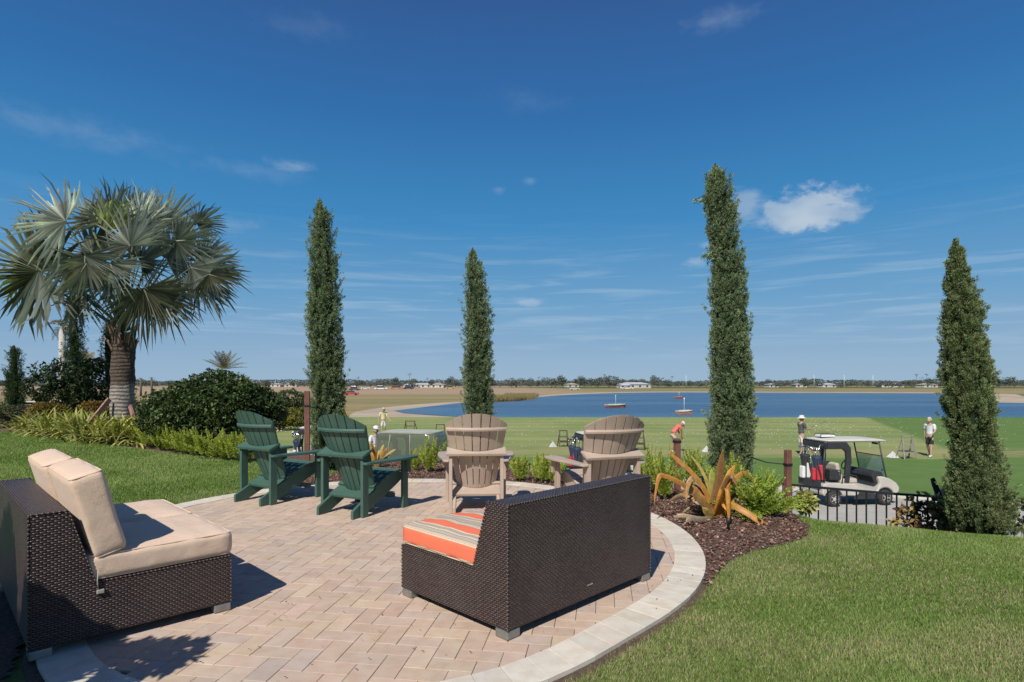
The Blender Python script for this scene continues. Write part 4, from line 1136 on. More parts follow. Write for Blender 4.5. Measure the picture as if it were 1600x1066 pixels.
# ---- feather palms
def feather_palm(label, px, ptop, pbase_crown, Y, spanpx, n, cols, trunk_r, group=None, droop=.25, seed=0, up=.9, tcol=None):
    rs = np.random.default_rng(seed)
    x, y, zc = W(px, pbase_crown, Y); g = H(x, y)-.02 if y < 57 else -2.99
    t = thing('feather_palm', label, 'palm tree', (x, y, g), 0, group)
    hc = zc-g
    mb = MB(); mb.tube([(0,0,0),(0,0,hc*.5),(0,0,hc)], [trunk_r*1.15, trunk_r, trunk_r*.9], 10); mb.build('trunk', tcol or M_bark, t)
    Lf = spanpx/F*Y
    for i in range(n):
        a = 2*PI*i/n+rs.uniform(-.2,.2); e = rs.uniform(.15,1)*up
        d = np.array([math.cos(a)*math.cos(e*1.2), math.sin(a)*math.cos(e*1.2), math.sin(e*1.2)])
        parts = []; m_ = 34; tt = np.linspace(.12,1,m_)
        P = d[None,:]*tt[:,None]*Lf; P[:,2] -= droop*Lf*tt**2; P[:,2] += hc
        tan = unit(np.gradient(P, axis=0)); sd_ = unit(np.cross(tan, [0,0,1]))
        col = np.array(cols[i % len(cols)])*rs.uniform(.75,1.2)
        for s_ in (-1,1):
            ln = Lf*.20*np.sin(PI*np.clip(tt*.85+.12,0,1))[:,None]+.02*Lf
            dd = unit(sd_*s_+tan*.7+np.array([0,0,.25])+rs.normal(size=(m_,3))*.12)*ln
            parts.append(kite(P, dd, tan*Lf*.010+0*P, np.tile(col, (m_,1))*rs.uniform(.8,1.2,(m_,1)), .4, 1.1))
        V0 = np.repeat(P, 2, 0); V0[::2] += sd_*Lf*.007; V0[1::2] -= sd_*Lf*.007
        i0 = np.arange(m_-1)*2
        parts.append((V0, np.stack([i0, i0+1, i0+3, i0+2], 1), np.tile(col*.8, (len(V0),1))))
        V, Fc, C = merge(parts); link('frond', fastmesh('frond', V, Fc, M_leaf, C), t)
    return t
BR = [(.26,.20,.10),(.20,.17,.08),(.30,.24,.13),(.15,.14,.07)]
feather_palm('brown fronded palm rising behind the big dark shrub', 350, 549, 578, 42, 36, 26, BR, .22, droop=.12, seed=1, up=1.1)
feather_palm('brown fronded palm behind the dark cypress left of the trunk', 132, 545, 580, 34, 44, 24, BR, .22, droop=.14, seed=2, up=1.0)
feather_palm('tall palm with a smooth white trunk and drooping brown crown', 97, 470, 512, 25, 34, 16, BR, .13, droop=.75, seed=3, up=1.0, tcol=pm('pale_palm_trunk', (.46,.44,.40), (.36,.34,.31), 4, .8, .2, 20))
for k, (px, pt, pb, Y, sp) in enumerate([(220,589,593,190,5.5),(237,589,592,190,5.5)]):
    feather_palm(('left' if k == 0 else 'right')+' one of two tiny palms on the skyline right of the big palm', px, pt, pb, Y, sp, 14, [(.08,.10,.05)], .3, 'two palms on the skyline', seed=10+k, droop=.4)

# ---- leafy shrubs
def shrub(name, label, cat, px, Y, zb, blobs, n, ls, cA, cB, seed, group=None, mat=None, upd=.3, stems=6, cut=.0, shape=.32, loc=None):
    """blobs: list of (dx, dy, z, rx, ry, rz) ellipsoids relative to the foot"""
    rs = np.random.default_rng(seed)
    x = (px-800)/F*Y if loc is None else loc[0]; Y = Y if loc is None else loc[1]
    t = thing(name, label, cat, (x, Y, zb), 0, group)
    vol = np.array([b[3]*b[4]*b[5] for b in blobs]); which = rs.choice(len(blobs), n, p=vol/vol.sum())
    Bc = np.array(blobs)[which]
    u = unit(rs.normal(size=(n,3))); rad = rs.uniform(.35,1,n)**.45
    P = Bc[:,:3]+u*rad[:,None]*Bc[:,3:]
    dens = fbm(P*[3.2/max(.6, blobs[0][3])]*1, seed+1, 3)
    P = P[dens > cut]; u = u[dens > cut]; rad = rad[dens > cut]; dens = dens[dens > cut]
    P += (u*(dens-.5)[:,None])*blobs[0][3]*.35
    ok = P[:,2] > .02; P = P[ok]; u = u[ok]; rad = rad[ok]; dens = dens[ok]; m_ = len(P)
    # each point is a small whorl of leaves
    parts = []
    for k in range(4):
        d = unit(u*.6+np.array([0,0,upd])+rs.normal(size=(m_,3))*.75); ln = ls*rs.uniform(.6,1.15,m_)[:,None]
        wv = unit(np.cross(d, rs.normal(size=(m_,3))))*ln*shape*.75
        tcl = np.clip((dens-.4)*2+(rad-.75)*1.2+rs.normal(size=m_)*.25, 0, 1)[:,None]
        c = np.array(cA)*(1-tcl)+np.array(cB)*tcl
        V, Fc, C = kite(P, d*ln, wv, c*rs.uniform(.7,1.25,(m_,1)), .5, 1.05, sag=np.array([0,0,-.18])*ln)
        parts.append((V, Fc, C))
    V, Fc, C = merge(parts)
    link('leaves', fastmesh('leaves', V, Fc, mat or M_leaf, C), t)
    if stems:
        mb = MB()
        for k in range(stems):
            b = blobs[k % len(blobs)]; e = Vector((b[0]+rs.uniform(-.6,.6)*b[3], b[1]+rs.uniform(-.6,.6)*b[4], b[2]+rs.uniform(-.2,.5)*b[5]))
            s0 = Vector((rs.uniform(-.12,.12)*blobs[0][3], rs.uniform(-.12,.12)*blobs[0][3], 0)); mid = s0.lerp(e,.45)+Vector((rs.uniform(-.1,.1), 0, .05))
            r0 = .02*max(.4, blobs[0][3]); mb.tube([s0, mid, e], [r0, r0*.7, r0*.25], 6)
        mb.build('stems', M_bark, t)
    return t
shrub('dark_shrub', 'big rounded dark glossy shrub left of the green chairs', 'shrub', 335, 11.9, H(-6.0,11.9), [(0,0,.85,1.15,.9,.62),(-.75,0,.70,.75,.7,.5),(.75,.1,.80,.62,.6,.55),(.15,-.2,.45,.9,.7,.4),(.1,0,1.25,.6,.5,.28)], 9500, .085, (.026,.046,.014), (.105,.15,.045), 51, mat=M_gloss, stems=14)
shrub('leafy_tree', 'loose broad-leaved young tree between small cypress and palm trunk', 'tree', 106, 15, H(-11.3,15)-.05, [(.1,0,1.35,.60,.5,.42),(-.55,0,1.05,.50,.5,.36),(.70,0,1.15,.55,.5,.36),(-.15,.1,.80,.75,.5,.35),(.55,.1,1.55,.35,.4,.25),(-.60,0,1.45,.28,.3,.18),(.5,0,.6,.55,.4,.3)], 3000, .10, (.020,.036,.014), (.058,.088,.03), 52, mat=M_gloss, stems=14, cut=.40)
shrub('light_shrub', 'small grey-green tree on the range edge left of the stake', 'tree', 455, 46, -2.05, [(0,0,2.1,1.3,1.2,.8),(-.6,0,1.6,.9,.8,.6),(.7,0,1.5,.8,.8,.6)], 1500, .22, (.07,.085,.04), (.15,.17,.08), 53, stems=8, cut=.42)
for k, (px, w) in enumerate(((435,1.5),(474,1.5),(512,1.4))):
    shrub('flowering_shrub', ('left','middle','right')[k]+' one of the low yellow flowering shrubs along the range edge', 'shrub', px, 42, -2.0, [(0,0,.9,w,.8,.75)], 1300, .15, (.085,.10,.025), (.34,.28,.045), 60+k, 'yellow flowering shrubs', stems=0)
for k, px in enumerate((8,38,68)):
    shrub('hedge_shrub', ('leftmost','second','third')[k]+' clipped hedge shrub with bare grey stems at the far left', 'shrub', px, 14.6+k*.1, H(-12,14.6)-.05, [(0,0,.42,.34,.35,.16),(0,0,.2,.32,.3,.2)], 900, .06, (.10,.085,.075), (.12,.16,.045), 66+k, 'clipped hedge shrubs at the left', stems=22)
for k, (px, yy_, nm) in enumerate(((75,13.9,'golden brown bush left of the palm brace'),(148,14.4,'golden brown bush just left of the palm trunk'))):
    shrub('golden_shrub', nm, 'shrub', px, yy_, H((px-800)/F*yy_, yy_), [(0,0,.38,.42,.35,.26)], 900, .07, (.11,.085,.02), (.32,.19,.04), 70+k, stems=4)
for k, (px, Y, lab) in enumerate(((262,30,'brown mid-distance bush just right of the palm trunk'),(236,36,'dull green bush beside the palm trunk on the range edge'),(222,48,'dark low bush beyond the palm braces'),(60,34,'brown thicket bush behind the small cypress'),(10,38,'brown thicket bush at the far left edge'),(150,40,'olive bush showing behind the leafy tree'))):
    shrub('scrub_bush', lab, 'shrub', px, Y, -2.05, [(0,0,1.1,1.6,1.2,.95),(.9,0,.8,1.0,1,.7)], 1100, .20, (.075,.065,.04), (.14,.13,.07), 75+k, 'scrub bushes behind the left bed', stems=6)

# strap-leaf groundcover clumps (variegated)
def strap_clump(name, label, cat, loc, n, ln, wd, cA, cB, seed, group=None, spread=.9, rad=.12):
    rs = np.random.default_rng(seed)
    t_ = []
    K = 5
    V = []; Fq = []; C = []
    for i in range(n):
        a = rs.uniform(0, 2*PI); e = rs.uniform(.25,1.35); Ln = ln*rs.uniform(.6,1.15); w = wd*rs.uniform(.7,1.2)
        p = Vector((rs.normal()*rad, rs.normal()*rad, 0)); d = Vector((math.cos(a)*math.cos(e), math.sin(a)*math.cos(e), math.sin(e)))
        sdv = d.cross(Vector((0,0,1))).normalized(); k_ = rs.uniform(.75,1.2); mixv = rs.uniform()
        c = (np.array(cA)*(1-mixv)+np.array(cB)*mixv)*k_
        b = len(V); dd = d.copy(); q = p.copy()
        for s_ in range(K+1):
            f = s_/K; ww = w*math.sin(PI*min(1, .12+f*.88))**.6*(1 if f < .98 else .05)
            V += [q-sdv*ww, q+sdv*ww]; C += [c*.7+c*.3*f, c*.75+c*.4*f]
            q = q+dd*Ln/K; dd = (dd+Vector((0,0,-.30*spread))).normalized()
            if s_: j = b+s_*2; Fq.append((j-2, j-1, j+1, j))
    me = fastmesh(name, np.array([tuple(v) for v in V]), np.array(Fq), M_leaf, np.array(C))
    return tag(link(name, me, None, loc), label, cat, group)
gc = [(70,14.2),(98,13.7),(128,13.2),(158,12.9),(183,12.5),(205,12.2),(85,13.0),(112,12.75),(140,12.45),(166,12.25),(62,13.6),(150,13.6),(190,13.0),(225,12.4)]
for k, (px, Y) in enumerate(gc):
    x = (px-800)/F*Y
    strap_clump('variegated_lily', 'clump of yellow-green strap leaves under the big palm', 'plant', (x, Y, H(x, Y)), 240, .62, .024, (.17,.20,.035), (.52,.50,.17), 200+k, 'yellow-green strap leaf clumps under the palm', rad=.20)

# foxtail ferns: upright bottlebrush plumes
def foxtail(label, loc, n, ht, seed, group=None, lean=.5, pr=.042, col=(.30,.37,.05), col2=(.52,.56,.12)):
    rs = np.random.default_rng(seed); parts = []
    for i in range(n):
        a = rs.uniform(0, 2*PI); tl = rs.uniform(.08,lean)*(.4+i/n); L_ = ht*rs.uniform(.6,1.08)
        d = np.array([math.cos(a)*math.sin(tl), math.sin(a)*math.sin(tl), math.cos(tl)]); m_ = 210
        tt = rs.uniform(.06,1,m_)**.8; bend = np.array([d[0], d[1], -.25])*.22
        P = (d[None,:]*tt[:,None]+bend[None,:]*(tt**2)[:,None])*L_; P[:,:2] += rs.normal(size=2)*.035
        rp3 = pr*np.sin(PI*np.clip(tt*.80+.17,0,1))**.8
        o_ = unit(np.cross(np.tile(d, (m_,1)), rs.normal(size=(m_,3))))
        dd = unit(o_+d*.9+rs.normal(size=(m_,3))*.2)*(rp3*1.45)[:,None]
        c = (np.array(col)*(1-tt[:,None])+np.array(col2)*tt[:,None])*rs.uniform(.7,1.2,(m_,1))*rs.uniform(.85,1.1)
        parts.append(kite(P, dd, unit(np.cross(dd, rs.normal(size=(m_,3))))*.0048, c, .5, 1.1))
        ts = np.linspace(0,1,6); Q = (d[None,:]*ts[:,None]+bend[None,:]*(ts**2)[:,None])*L_
        sdv = unit(np.cross(d, [0.3,.2,1]))*.004; V0 = np.repeat(Q, 2, 0); V0[::2] += sdv; V0[1::2] -= sdv; i0 = np.arange(5)*2
        parts.append((V0, np.stack([i0, i0+1, i0+3, i0+2], 1), np.tile(np.array(col)*.6, (12,1))))
    V, Fc, C = merge(parts)
    return tag(link('foxtail_fern', fastmesh('foxtail_fern', V, Fc, M_leaf, C), None, loc), label, 'fern', group)
row = [(232,11.75),(250,11.45),(268,11.3),(285,11.1),(303,10.95),(320,10.85),(338,10.7),(355,10.6),(372,10.5),(388,10.45)]
for k, (px, Y) in enumerate(row):
    x = (px-800)/F*Y
    foxtail('yellow-green foxtail fern in the row below the dark shrub', (x, Y, H(x, Y)), 17, .56, 300+k, 'foxtail ferns edging the left bed', lean=.8)
for k, (px, py, Y, n, ht, lab) in enumerate([(672,0,9.25,16,.58,'foxtail fern with separate tall plumes between the green and tan chairs'),(648,0,9.4,9,.40,'smaller foxtail fern left of the plumed one, behind the green armrest'),
        (812,0,8.35,12,.44,'foxtail fern just right of the middle tan chair'),(846,0,8.25,13,.46,'foxtail fern midway between the two tan chairs'),(872,0,8.15,9,.40,'foxtail fern close to the left arm of the turned tan chair'),
        (1012,0,7.5,13,.62,'tall foxtail fern beside the dark sofa back'),(1038,0,7.1,16,.66,'tall dense foxtail fern left of the orange plant'),(1078,0,7.5,13,.60,'foxtail fern behind the orange plant'),
        (1148,0,7.1,12,.58,'upright foxtail fern at the foot of the tallest cypress')]):
    x = (px-800)/F*Y; foxtail(lab, (x, Y, max(H(x, Y), -.15)), n, ht, 330+k, None, lean=.42, pr=.042)
foxtail('low spreading foxtail fern at the right end of the mulch bed', (2.60,6.22,0), 40, .56, 350, None, lean=1.35, pr=.045, col=(.25,.35,.045), col2=(.46,.54,.10))
foxtail('small spreading foxtail fern between orange plant and stake', (2.85,6.8,-.1), 18, .36, 351, None, lean=1.1, pr=.045)
foxtail('foxtail fern behind the spreading one, by the wooden stake', (2.3,6.75,0), 18, .48, 352, None, lean=.9, pr=.045)

# orange agave-like bromeliad
def bromeliad(label, base, leaves, scale=1.0, name='orange_bromeliad'):
    t = thing(name, label, 'plant', base)
    for k, (pts, w, c) in enumerate(leaves):
        # smooth the surveyed bend points
        P = [Vector(p) for p in pts]; Q = []
        for i in range(len(P)-1):
            p0 = P[max(i-1,0)]; p1 = P[i]; p2 = P[i+1]; p3 = P[min(i+2,len(P)-1)]
            for f in np.linspace(0,1,6,endpoint=False):
                Q.append(.5*((2*p1)+(p2-p0)*f+(2*p0-5*p1+4*p2-p3)*f*f+(3*p1-p0-3*p2+p3)*f**3))
        Q.append(P[-1]); n = len(Q); V = []; Fq = []; C = []; c = np.array(c)
        prev = None
        for i, q in enumerate(Q):
            f = i/(n-1); tn = (Q[min(i+1,n-1)]-Q[max(i-1,0)]).normalized()
            s_ = tn.cross(Vector((0,-1,.25))); s_ = s_.normalized() if s_.length > .05 else (prev or Vector((1,0,0)))
            if prev is not None and s_.dot(prev) < 0: s_ = -s_
            prev = s_; nn = s_.cross(tn)
            ww = w*(1.15-.35*f)*(1 if f < .8 else max(.06, (1-f)/.2))
            V += [q-s_*ww+nn*ww*.35, q-nn*ww*.12, q+s_*ww+nn*ww*.35]
            kk = random.uniform(.88,1.1); cc = c*kk*(.8+.35*f); C += [cc, cc*.82, cc*1.05]
            if i: b = i*3; Fq += [(b-3, b-2, b+1, b), (b-2, b-1, b+2, b+1)]
        me = fastmesh('leaf', np.array([tuple(v) for v in V]), np.array(Fq), M_strap, C and np.array(C), smooth=True)
        o = link('leaf', me, t); sm = o.modifiers.new('thickness', 'SOLIDIFY'); sm.thickness = .004
    return t
M_strap = leafmat('strap_leaf', .42, .25, .4, tcol=(1.2,.9,.4))
_nt = M_strap.node_tree; _bs = _nt.nodes['Principled BSDF']; _tc = nd(_nt, 'ShaderNodeTexCoord').outputs['Object']
_src = _bs.inputs['Base Color'].links[0].from_socket; _n1 = noise(_nt, _tc, 16, 6, .7, .8); _n2 = noise(_nt, _tc, 110, 3, .6)
_c = mixc(_nt, mth(_nt, 'MULTIPLY', smap(_nt, _n1, .45, .68), .6), _src, (.13,.055,.025)); _c = mixc(_nt, mth(_nt, 'MULTIPLY', smap(_nt, _n2, .4, .7), .3), _c, (.55,.42,.16))
_nt.links.new(_c, _bs.inputs['Base Color']); bump(_nt, _bs, _n2, .4, .003)
BX, BY = 2.10, 6.15
def zp(zx, zy, dy): # spot in the close-up of the plant
    px = 1000+zx/5.714; py = 690+zy/5.714; Y = BY+dy
    w_ = W(px, py, Y); return (w_[0]-BX, dy, w_[2])
O1 = (.52,.23,.04); O2 = (.64,.29,.04); B1 = (.25,.115,.04); Y1 = (.48,.36,.09); G1c = (.34,.38,.08)
LV = [([zp(672,670,0),zp(660,560,-.02),zp(690,400,-.02),zp(718,230,-.03),zp(740,70,-.05)], .043, B1),
      ([zp(660,660,0),zp(600,480,.03),zp(480,300,.06),zp(340,170,.1),zp(250,90,.12)], .024, O1),
      ([zp(650,660,0),zp(560,540,-.1),zp(400,395,-.18),zp(225,310,-.24),zp(165,330,-.27),zp(125,560,-.30)], .024, O1),
      ([zp(650,670,0),zp(540,540,-.15),zp(440,400,-.24),zp(475,325,-.28),zp(430,380,-.31),zp(412,545,-.33)], .026, (.55,.33,.14)),
      ([zp(655,650,0),zp(610,400,.05),zp(540,240,.1),zp(455,130,.14)], .016, Y1),
      ([zp(665,650,0),zp(640,440,.06),zp(640,240,.1)], .034, G1c),
      ([zp(690,660,0),zp(720,500,-.05),zp(780,340,-.05),zp(845,210,-.05)], .040, O2),
      ([zp(690,660,0),zp(740,480,-.04),zp(830,350,-.04),zp(925,282,0),zp(1000,340,.05),zp(1065,505,.08)], .022, O1),
      ([zp(680,660,0),zp(720,540,-.15),zp(775,415,-.30),zp(792,560,-.36),zp(795,745,-.38)], .026, O2),
      ([zp(690,680,0),zp(800,575,-.10),zp(920,620,-.2),zp(1060,710,-.28),zp(1135,790,-.32),zp(1080,838,-.36),zp(925,800,-.40)], .030, O2),
      ([zp(670,670,0),zp(600,600,-.05),zp(560,520,-.08),zp(545,470,-.08)], .036, O1), ([zp(660,680,0),zp(610,650,-.1),zp(560,590,-.15)], .036, Y1),
      ([zp(690,670,0),zp(700,520,.02),zp(740,430,.05),zp(760,380,.06)], .036, B1), ([zp(700,670,0),zp(640,560,.1),zp(560,430,.2),zp(470,370,.26)], .022, B1),
      ([zp(650,680,-.02),zp(540,690,-.2),zp(380,660,-.25),zp(300,680,-.22)], .020, (.45,.33,.22)), ([zp(650,690,-.02),zp(560,700,-.25),zp(450,690,-.38),zp(410,720,-.42)], .022, (.42,.36,.26)),
      ([zp(640,600,.1),zp(480,500,.2),zp(330,475,.25)], .014, (.50,.38,.26)), ([zp(680,660,0),zp(640,480,.15),zp(690,350,.2)], .03, G1c)]
for k in range(16):
    a = random.uniform(0, 2*PI); L_ = random.uniform(.22,.62); e = random.uniform(.35,1.25); c = random.choice([O1,O2,B1,Y1,(.36,.26,.14)]); dr = random.uniform(0,.35)*L_
    ca, sa = math.cos(a)*math.cos(e), math.sin(a)*math.cos(e)
    LV.append(([(0,0,.02),(ca*L_*.4, sa*L_*.4, math.sin(e)*L_*.5),(ca*L_*.8, sa*L_*.8, math.sin(e)*L_*.85-dr*.2),(ca*L_*1.15, sa*L_*1.15, max(.02, math.sin(e)*L_*.9-dr))], random.uniform(.009,.02), c))
bromeliad('large spiky plant with drooping orange strap leaves in the mulch', (BX, BY, 0), LV)
lv2 = []
for k in range(13):
    a = random.uniform(0, 2*PI); L_ = random.uniform(.28,.5); e = random.uniform(.5,1.3); c = random.choice([O1,O2,B1,Y1])
    lv2.append(([(0,0,0),(math.cos(a)*math.cos(e)*L_*.5, math.sin(a)*math.cos(e)*L_*.5, math.sin(e)*L_*.6),(math.cos(a)*math.cos(e)*L_, math.sin(a)*math.cos(e)*L_, math.sin(e)*L_*.95)], .022, c))
x, y, z = W(590, 720, 9.7)
bromeliad('smaller orange strap-leaved plant seen beside the right green chair', (x, y, 0), lv2)
def croton(label, loc, cA, cB, ht, seed, n=150):
    rs = np.random.default_rng(seed)
    return shrub('croton', label, 'plant', 0, 0, loc[2], [(0,0,ht*.55,ht*.38,ht*.38,ht*.45)], n, .085, cA, cB, seed, loc=loc, stems=5, upd=.6)
x, y, z = W(1258, 800, 6.9); croton('small pale yellow variegated plant at the end of the mulch bed', (x, y, -.12), (.26,.27,.08), (.66,.60,.25), .22, 401, 260)
x, y, z = W(1447, 800, 7.3); croton('yellow and red croton beside the leaning board at the fence', (x, y, H(x, y)), (.22,.10,.05), (.50,.40,.12), 1.0, 402, 260)
x, y, z = W(1466, 810, 7.25); croton('dark green leafy plant at the fence left of the bent cypress', (x, y, H(x, y)), (.02,.035,.012), (.05,.07,.025), .95, 403, 300)
x, y, z = W(1588, 820, 6.9); croton('small green plant under the fence right of the bent cypress', (x, y, H(x, y)), (.05,.08,.02), (.16,.20,.06), .95, 404, 260)
x, y, z = W(515, 735, 9.5); croton('low dark green leafy plant between the green chairs', (x, y, 0), (.03,.05,.015), (.12,.15,.04), .36, 405, 200)
for k, (px, Y) in enumerate(((1352,8.9),(1378,8.8),(1408,8.8))):
    x = (px-800)/F*Y
    strap_clump('reddish_grass', ('left','middle','right')[k]+' one of three thin reddish grass tufts behind the fence', 'plant', (x, Y, H(x, Y)), 34, .95, .004, (.17,.08,.06), (.24,.20,.10), 420+k, 'reddish grass tufts behind the fence', spread=.35, rad=.05)
mb = MB(); mb.lathe([(.012,0),(.012,.07),(.02,.075),(.02,.10),(.006,.11)], n=10); tag(mb.build('sprinkler_head', pm('sprinkler_plastic', (.03,.04,.03), None, 20, .4), None, (W(1138,828,5.6)[0], 5.6, .0)), 'small dark sprinkler head standing in the mulch in front of the orange plant', 'sprinkler')
# leafy shrub beside the viewer: only its shadow reaches the picture
shrub('side_shrub', 'leafy shrub just outside the view whose shadow falls across the tan-cushioned sofa', 'shrub', 0, 0, -.03, [(0,0,1.0,.42,.42,.55),(-.95,.45,1.25,.66,.5,.85),(-.5,.2,.8,.55,.4,.6),(.16,.05,1.25,.22,.25,.22),(.60,.12,1.22,.26,.20,.17)], 10500, .11, (.03,.05,.02), (.07,.10,.03), 500, loc=(-2.95,1.75), stems=10)

n = 420
a = rng.uniform(0, 2*PI, n); r = rng.uniform(0,1,n)**.5*2.9; xl = PC.x+r*np.cos(a); yl = PC.y+r*np.sin(a)
ok = inpatio(xl, yl, -.02); xl = xl[ok]; yl = yl[ok]; n = len(xl)
d = rng.normal(size=(n,3))*[1,1,.12]; d = unit(d)*rng.uniform(.006,.022,n)[:,None]
pal = np.array([(.10,.06,.035),(.16,.10,.05),(.07,.05,.04),(.20,.16,.07),(.08,.10,.03)])
V, Fc, C = kite(np.stack([xl, yl, np.full(n,.012)], 1), d, unit(np.cross(d, [0,0,1]))*rng.uniform(.002,.006,n)[:,None], pal[rng.integers(0,5,n)], .5)
tag(link('leaf_litter', fastmesh('leaf_litter', V, Fc, M_leaf, C)), 'tiny dry leaf and bark crumbs scattered on the pavers', 'leaf litter', None, 'stuff')
# ================================================================ GOLF CARTS
M_cream = pm('cream_body_paint', (.52,.48,.42), (.46,.42,.37), 2, .32, spec=.5)
M_roofp = pm('cream_roof_plastic', (.60,.57,.50), (.52,.49,.43), 3, .5)
M_seat = pm('cream_seat_vinyl', (.52,.47,.38), (.45,.40,.32), 5, .5)
M_rub = pm('tyre_rubber', (.022,.022,.024), (.035,.033,.03), 12, .85)
M_rim = pm('pale_rim', (.55,.54,.50), None, 8, .35, metal=.3)
M_blkp = pm('black_moulded_plastic', (.022,.023,.027), (.035,.036,.04), 8, .5)
M_gryp = pm('dark_grey_panel', (.05,.052,.06), None, 8, .5)
M_steel = pm('club_steel', (.62,.63,.65), None, 20, .22, metal=1.0)
M_red = pm('red_nylon', (.62,.035,.045), (.42,.02,.03), 6, .6)
M_navy = pm('navy_nylon', (.02,.032,.075), (.03,.045,.09), 6, .7)
M_blkn = pm('black_nylon', (.02,.02,.024), (.035,.035,.04), 6, .75)
M_white = pm('white_paint', (.78,.77,.74), (.68,.67,.64), 6, .45)
def glassmat(name, c, alpha):
    m, nt, bs = newmat(name)
    bs.inputs['Base Color'].default_value = (*c, 1); bs.inputs['Roughness'].default_value = .08
    tr = nd(nt, 'ShaderNodeBsdfTransparent'); tr.inputs[0].default_value = (.93,.97,.98,1)
    mx = nd(nt, 'ShaderNodeMixShader'); mx.inputs[0].default_value = alpha
    nt.links.new(tr.outputs[0], mx.inputs[1]); nt.links.new(bs.outputs[0], mx.inputs[2]); nt.links.new(mx.outputs[0], nt.nodes['Material Output'].inputs['Surface'])
    return m
M_glass = glassmat('tinted_windshield', (.25,.38,.42), .38)
M_vinyl = glassmat('clear_olive_vinyl', (.15,.17,.13), .62)

def golf_cart(label, loc, rz, near=-1):
    """local +x forward, wheels at z=0; near side is -y"""
    t = thing('golf_cart', label, 'golf cart', loc, rz)
    # wheels
    for x in (-.78, .78):
        for y in (-.50, .50):
            w = MB(); w.lathe([(.10,-.085),(.17,-.09),(.20,-.075),(.213,-.04),(.215,0),(.213,.04),(.20,.075),(.17,.09),(.10,.085)], (x,y,.215), 24, 'y')
            wo_ = w.build('wheel', M_rub, t)
            s_ = -1 if y < 0 else 1
            r = MB(); r.lathe([(.02,.094),(.05,.090),(.065,.075),(.10,.070),(.125,.086),(.132,.092),(.132,.05)], (0,0,0), 20, 'y')
            for v in r.bm.verts: v.co = Vector((x+v.co.x, y+s_*v.co.y, .215+v.co.z))
            for k in range(5):
                a = 2*PI*k/5; r.box((x+.085*math.cos(a), y+s_*.082, .215+.085*math.sin(a)), (.04,.012,.03))
            bmesh.ops.recalc_face_normals(r.bm, faces=r.bm.faces[:])
            r.build('rim', M_rim, wo_)
    # body: rear tub with wheel arch, nose cowl
    def arc(cx, cz, r, a0, a1, n=8): return [(cx+r*math.cos(R(a0+(a1-a0)*k/n)), cz+r*math.sin(R(a0+(a1-a0)*k/n))) for k in range(n+1)]
    rear = [(-1.12,.36),(-1.06,.30)]+arc(-.78,.215,.275,162,18)+[(-.42,.30),(-.10,.28),(-.02,.34),(-.06,.56),(-.14,.62),(-.95,.66),(-1.10,.60)]
    MB().prism(rear, 'y', -.56, .56, .03, 3).build('rear_body', M_cream, t)
    fr = [(.40,.28),(.48,.30)]+arc(.78,.215,.275,162,15)+[(1.10,.30),(1.20,.36),(1.22,.48),(1.12,.62),(.92,.74),(.70,.80),(.55,.80),(.60,.60),(.52,.40)]
    MB().prism(fr, 'y', -.56, .56, .04, 3).build('front_cowl', M_cream, t)
    MB().box((.20,0,.30), (.72,1.10,.06), bev=.01).build('floor', M_blkp, t)
    mb = MB(); mb.box((.22,-.545,.24), (.80,.05,.10), bev=.015); mb.box((.22,.545,.24), (.80,.05,.10), bev=.015); mb.build('rocker_panel', M_blkp, t)
    MB().prism([(.52,.78),(.78,.80),(.70,.92),(.55,.95),(.44,.90),(.40,.80),(.50,.60),(.60,.60)], 'y', -.50, .50, .02).build('dashboard', M_blkp, t)
    mb = MB(); mb.box((.505,-.25,.80), (.05,.30,.10), bev=.01); mb.box((.505,.25,.80), (.05,.30,.10), bev=.01); mb.build('dash_tray', M_gryp, t)
    MB().box((1.20,0,.32), (.09,.96,.10), bev=.03).build('bumper', M_blkp, t)
    for y in (-.38,.38): MB().box((1.135,y,.56), (.06,.16,.08), rot=(0,R(-40),0), bev=.015).build('headlight', M_steel, t)
    # seat
    MB().box((-.30,0,.70), (.52,1.06,.15), bev=.05, seg=3).build('seat', M_seat, t)
    for y in (-.26,.26): MB().box((-.60,y,.98), (.12,.50,.42), rot=(0,R(-10),0), bev=.05, seg=3).build('backrest', M_seat, t)
    for y in (-.56,.56): mb = MB(); mb.tube([(-.55,y,.64),(-.52,y,.84),(-.35,y,.88),(-.12,y,.84),(-.06,y,.72)], .016, 8); mb.build('hip_rail', M_blkp, t)
    # steering wheel on the far (left) side
    mb = MB(); mb.tube([(.52,.26,.86),(.22,.26,1.04)], .022, 8); mb.build('steering_column', M_blkp, t)
    mb = MB(); ax = Vector((-.30,0,.18)).normalized(); u = Vector((0,1,0)); v = ax.cross(u); c0 = Vector((.21,.26,1.05))
    ring = [c0+u*.165*math.cos(2*PI*k/24)+v*.165*math.sin(2*PI*k/24) for k in range(25)]; mb.tube(ring, .015, 6, caps=False)
    for a in (90, 210, 330): mb.tube([c0, c0+u*.16*math.cos(R(a))+v*.16*math.sin(R(a))], .014, 6)
    mb.ball(c0, .05, 2, (1,1,1)); mb.build('steering_wheel', M_blkp, t)
    # roof
    bm = bmesh.new(); nx, ny = 14, 10; vs = {}
    for lay in (0,1):
        for i in range(nx+1):
            for j in range(ny+1):
                fx = -1+2*i/nx; fy = -1+2*j/ny
                # rounded-rectangle outline
                x = fx*.98; y = fy*.57*(1-.06*abs(fx)**4); 
                x = x*(1-.05*abs(fy)**4)
                z = 1.80+.055*(1-fx**4)*(1-fy**4)*1.0-.012*(fx if fx > 0 else 0) if lay == 0 else 1.765
                if lay == 1: x *= .97; y *= .95
                vs[lay,i,j] = bm.verts.new((x-.02, y, z))
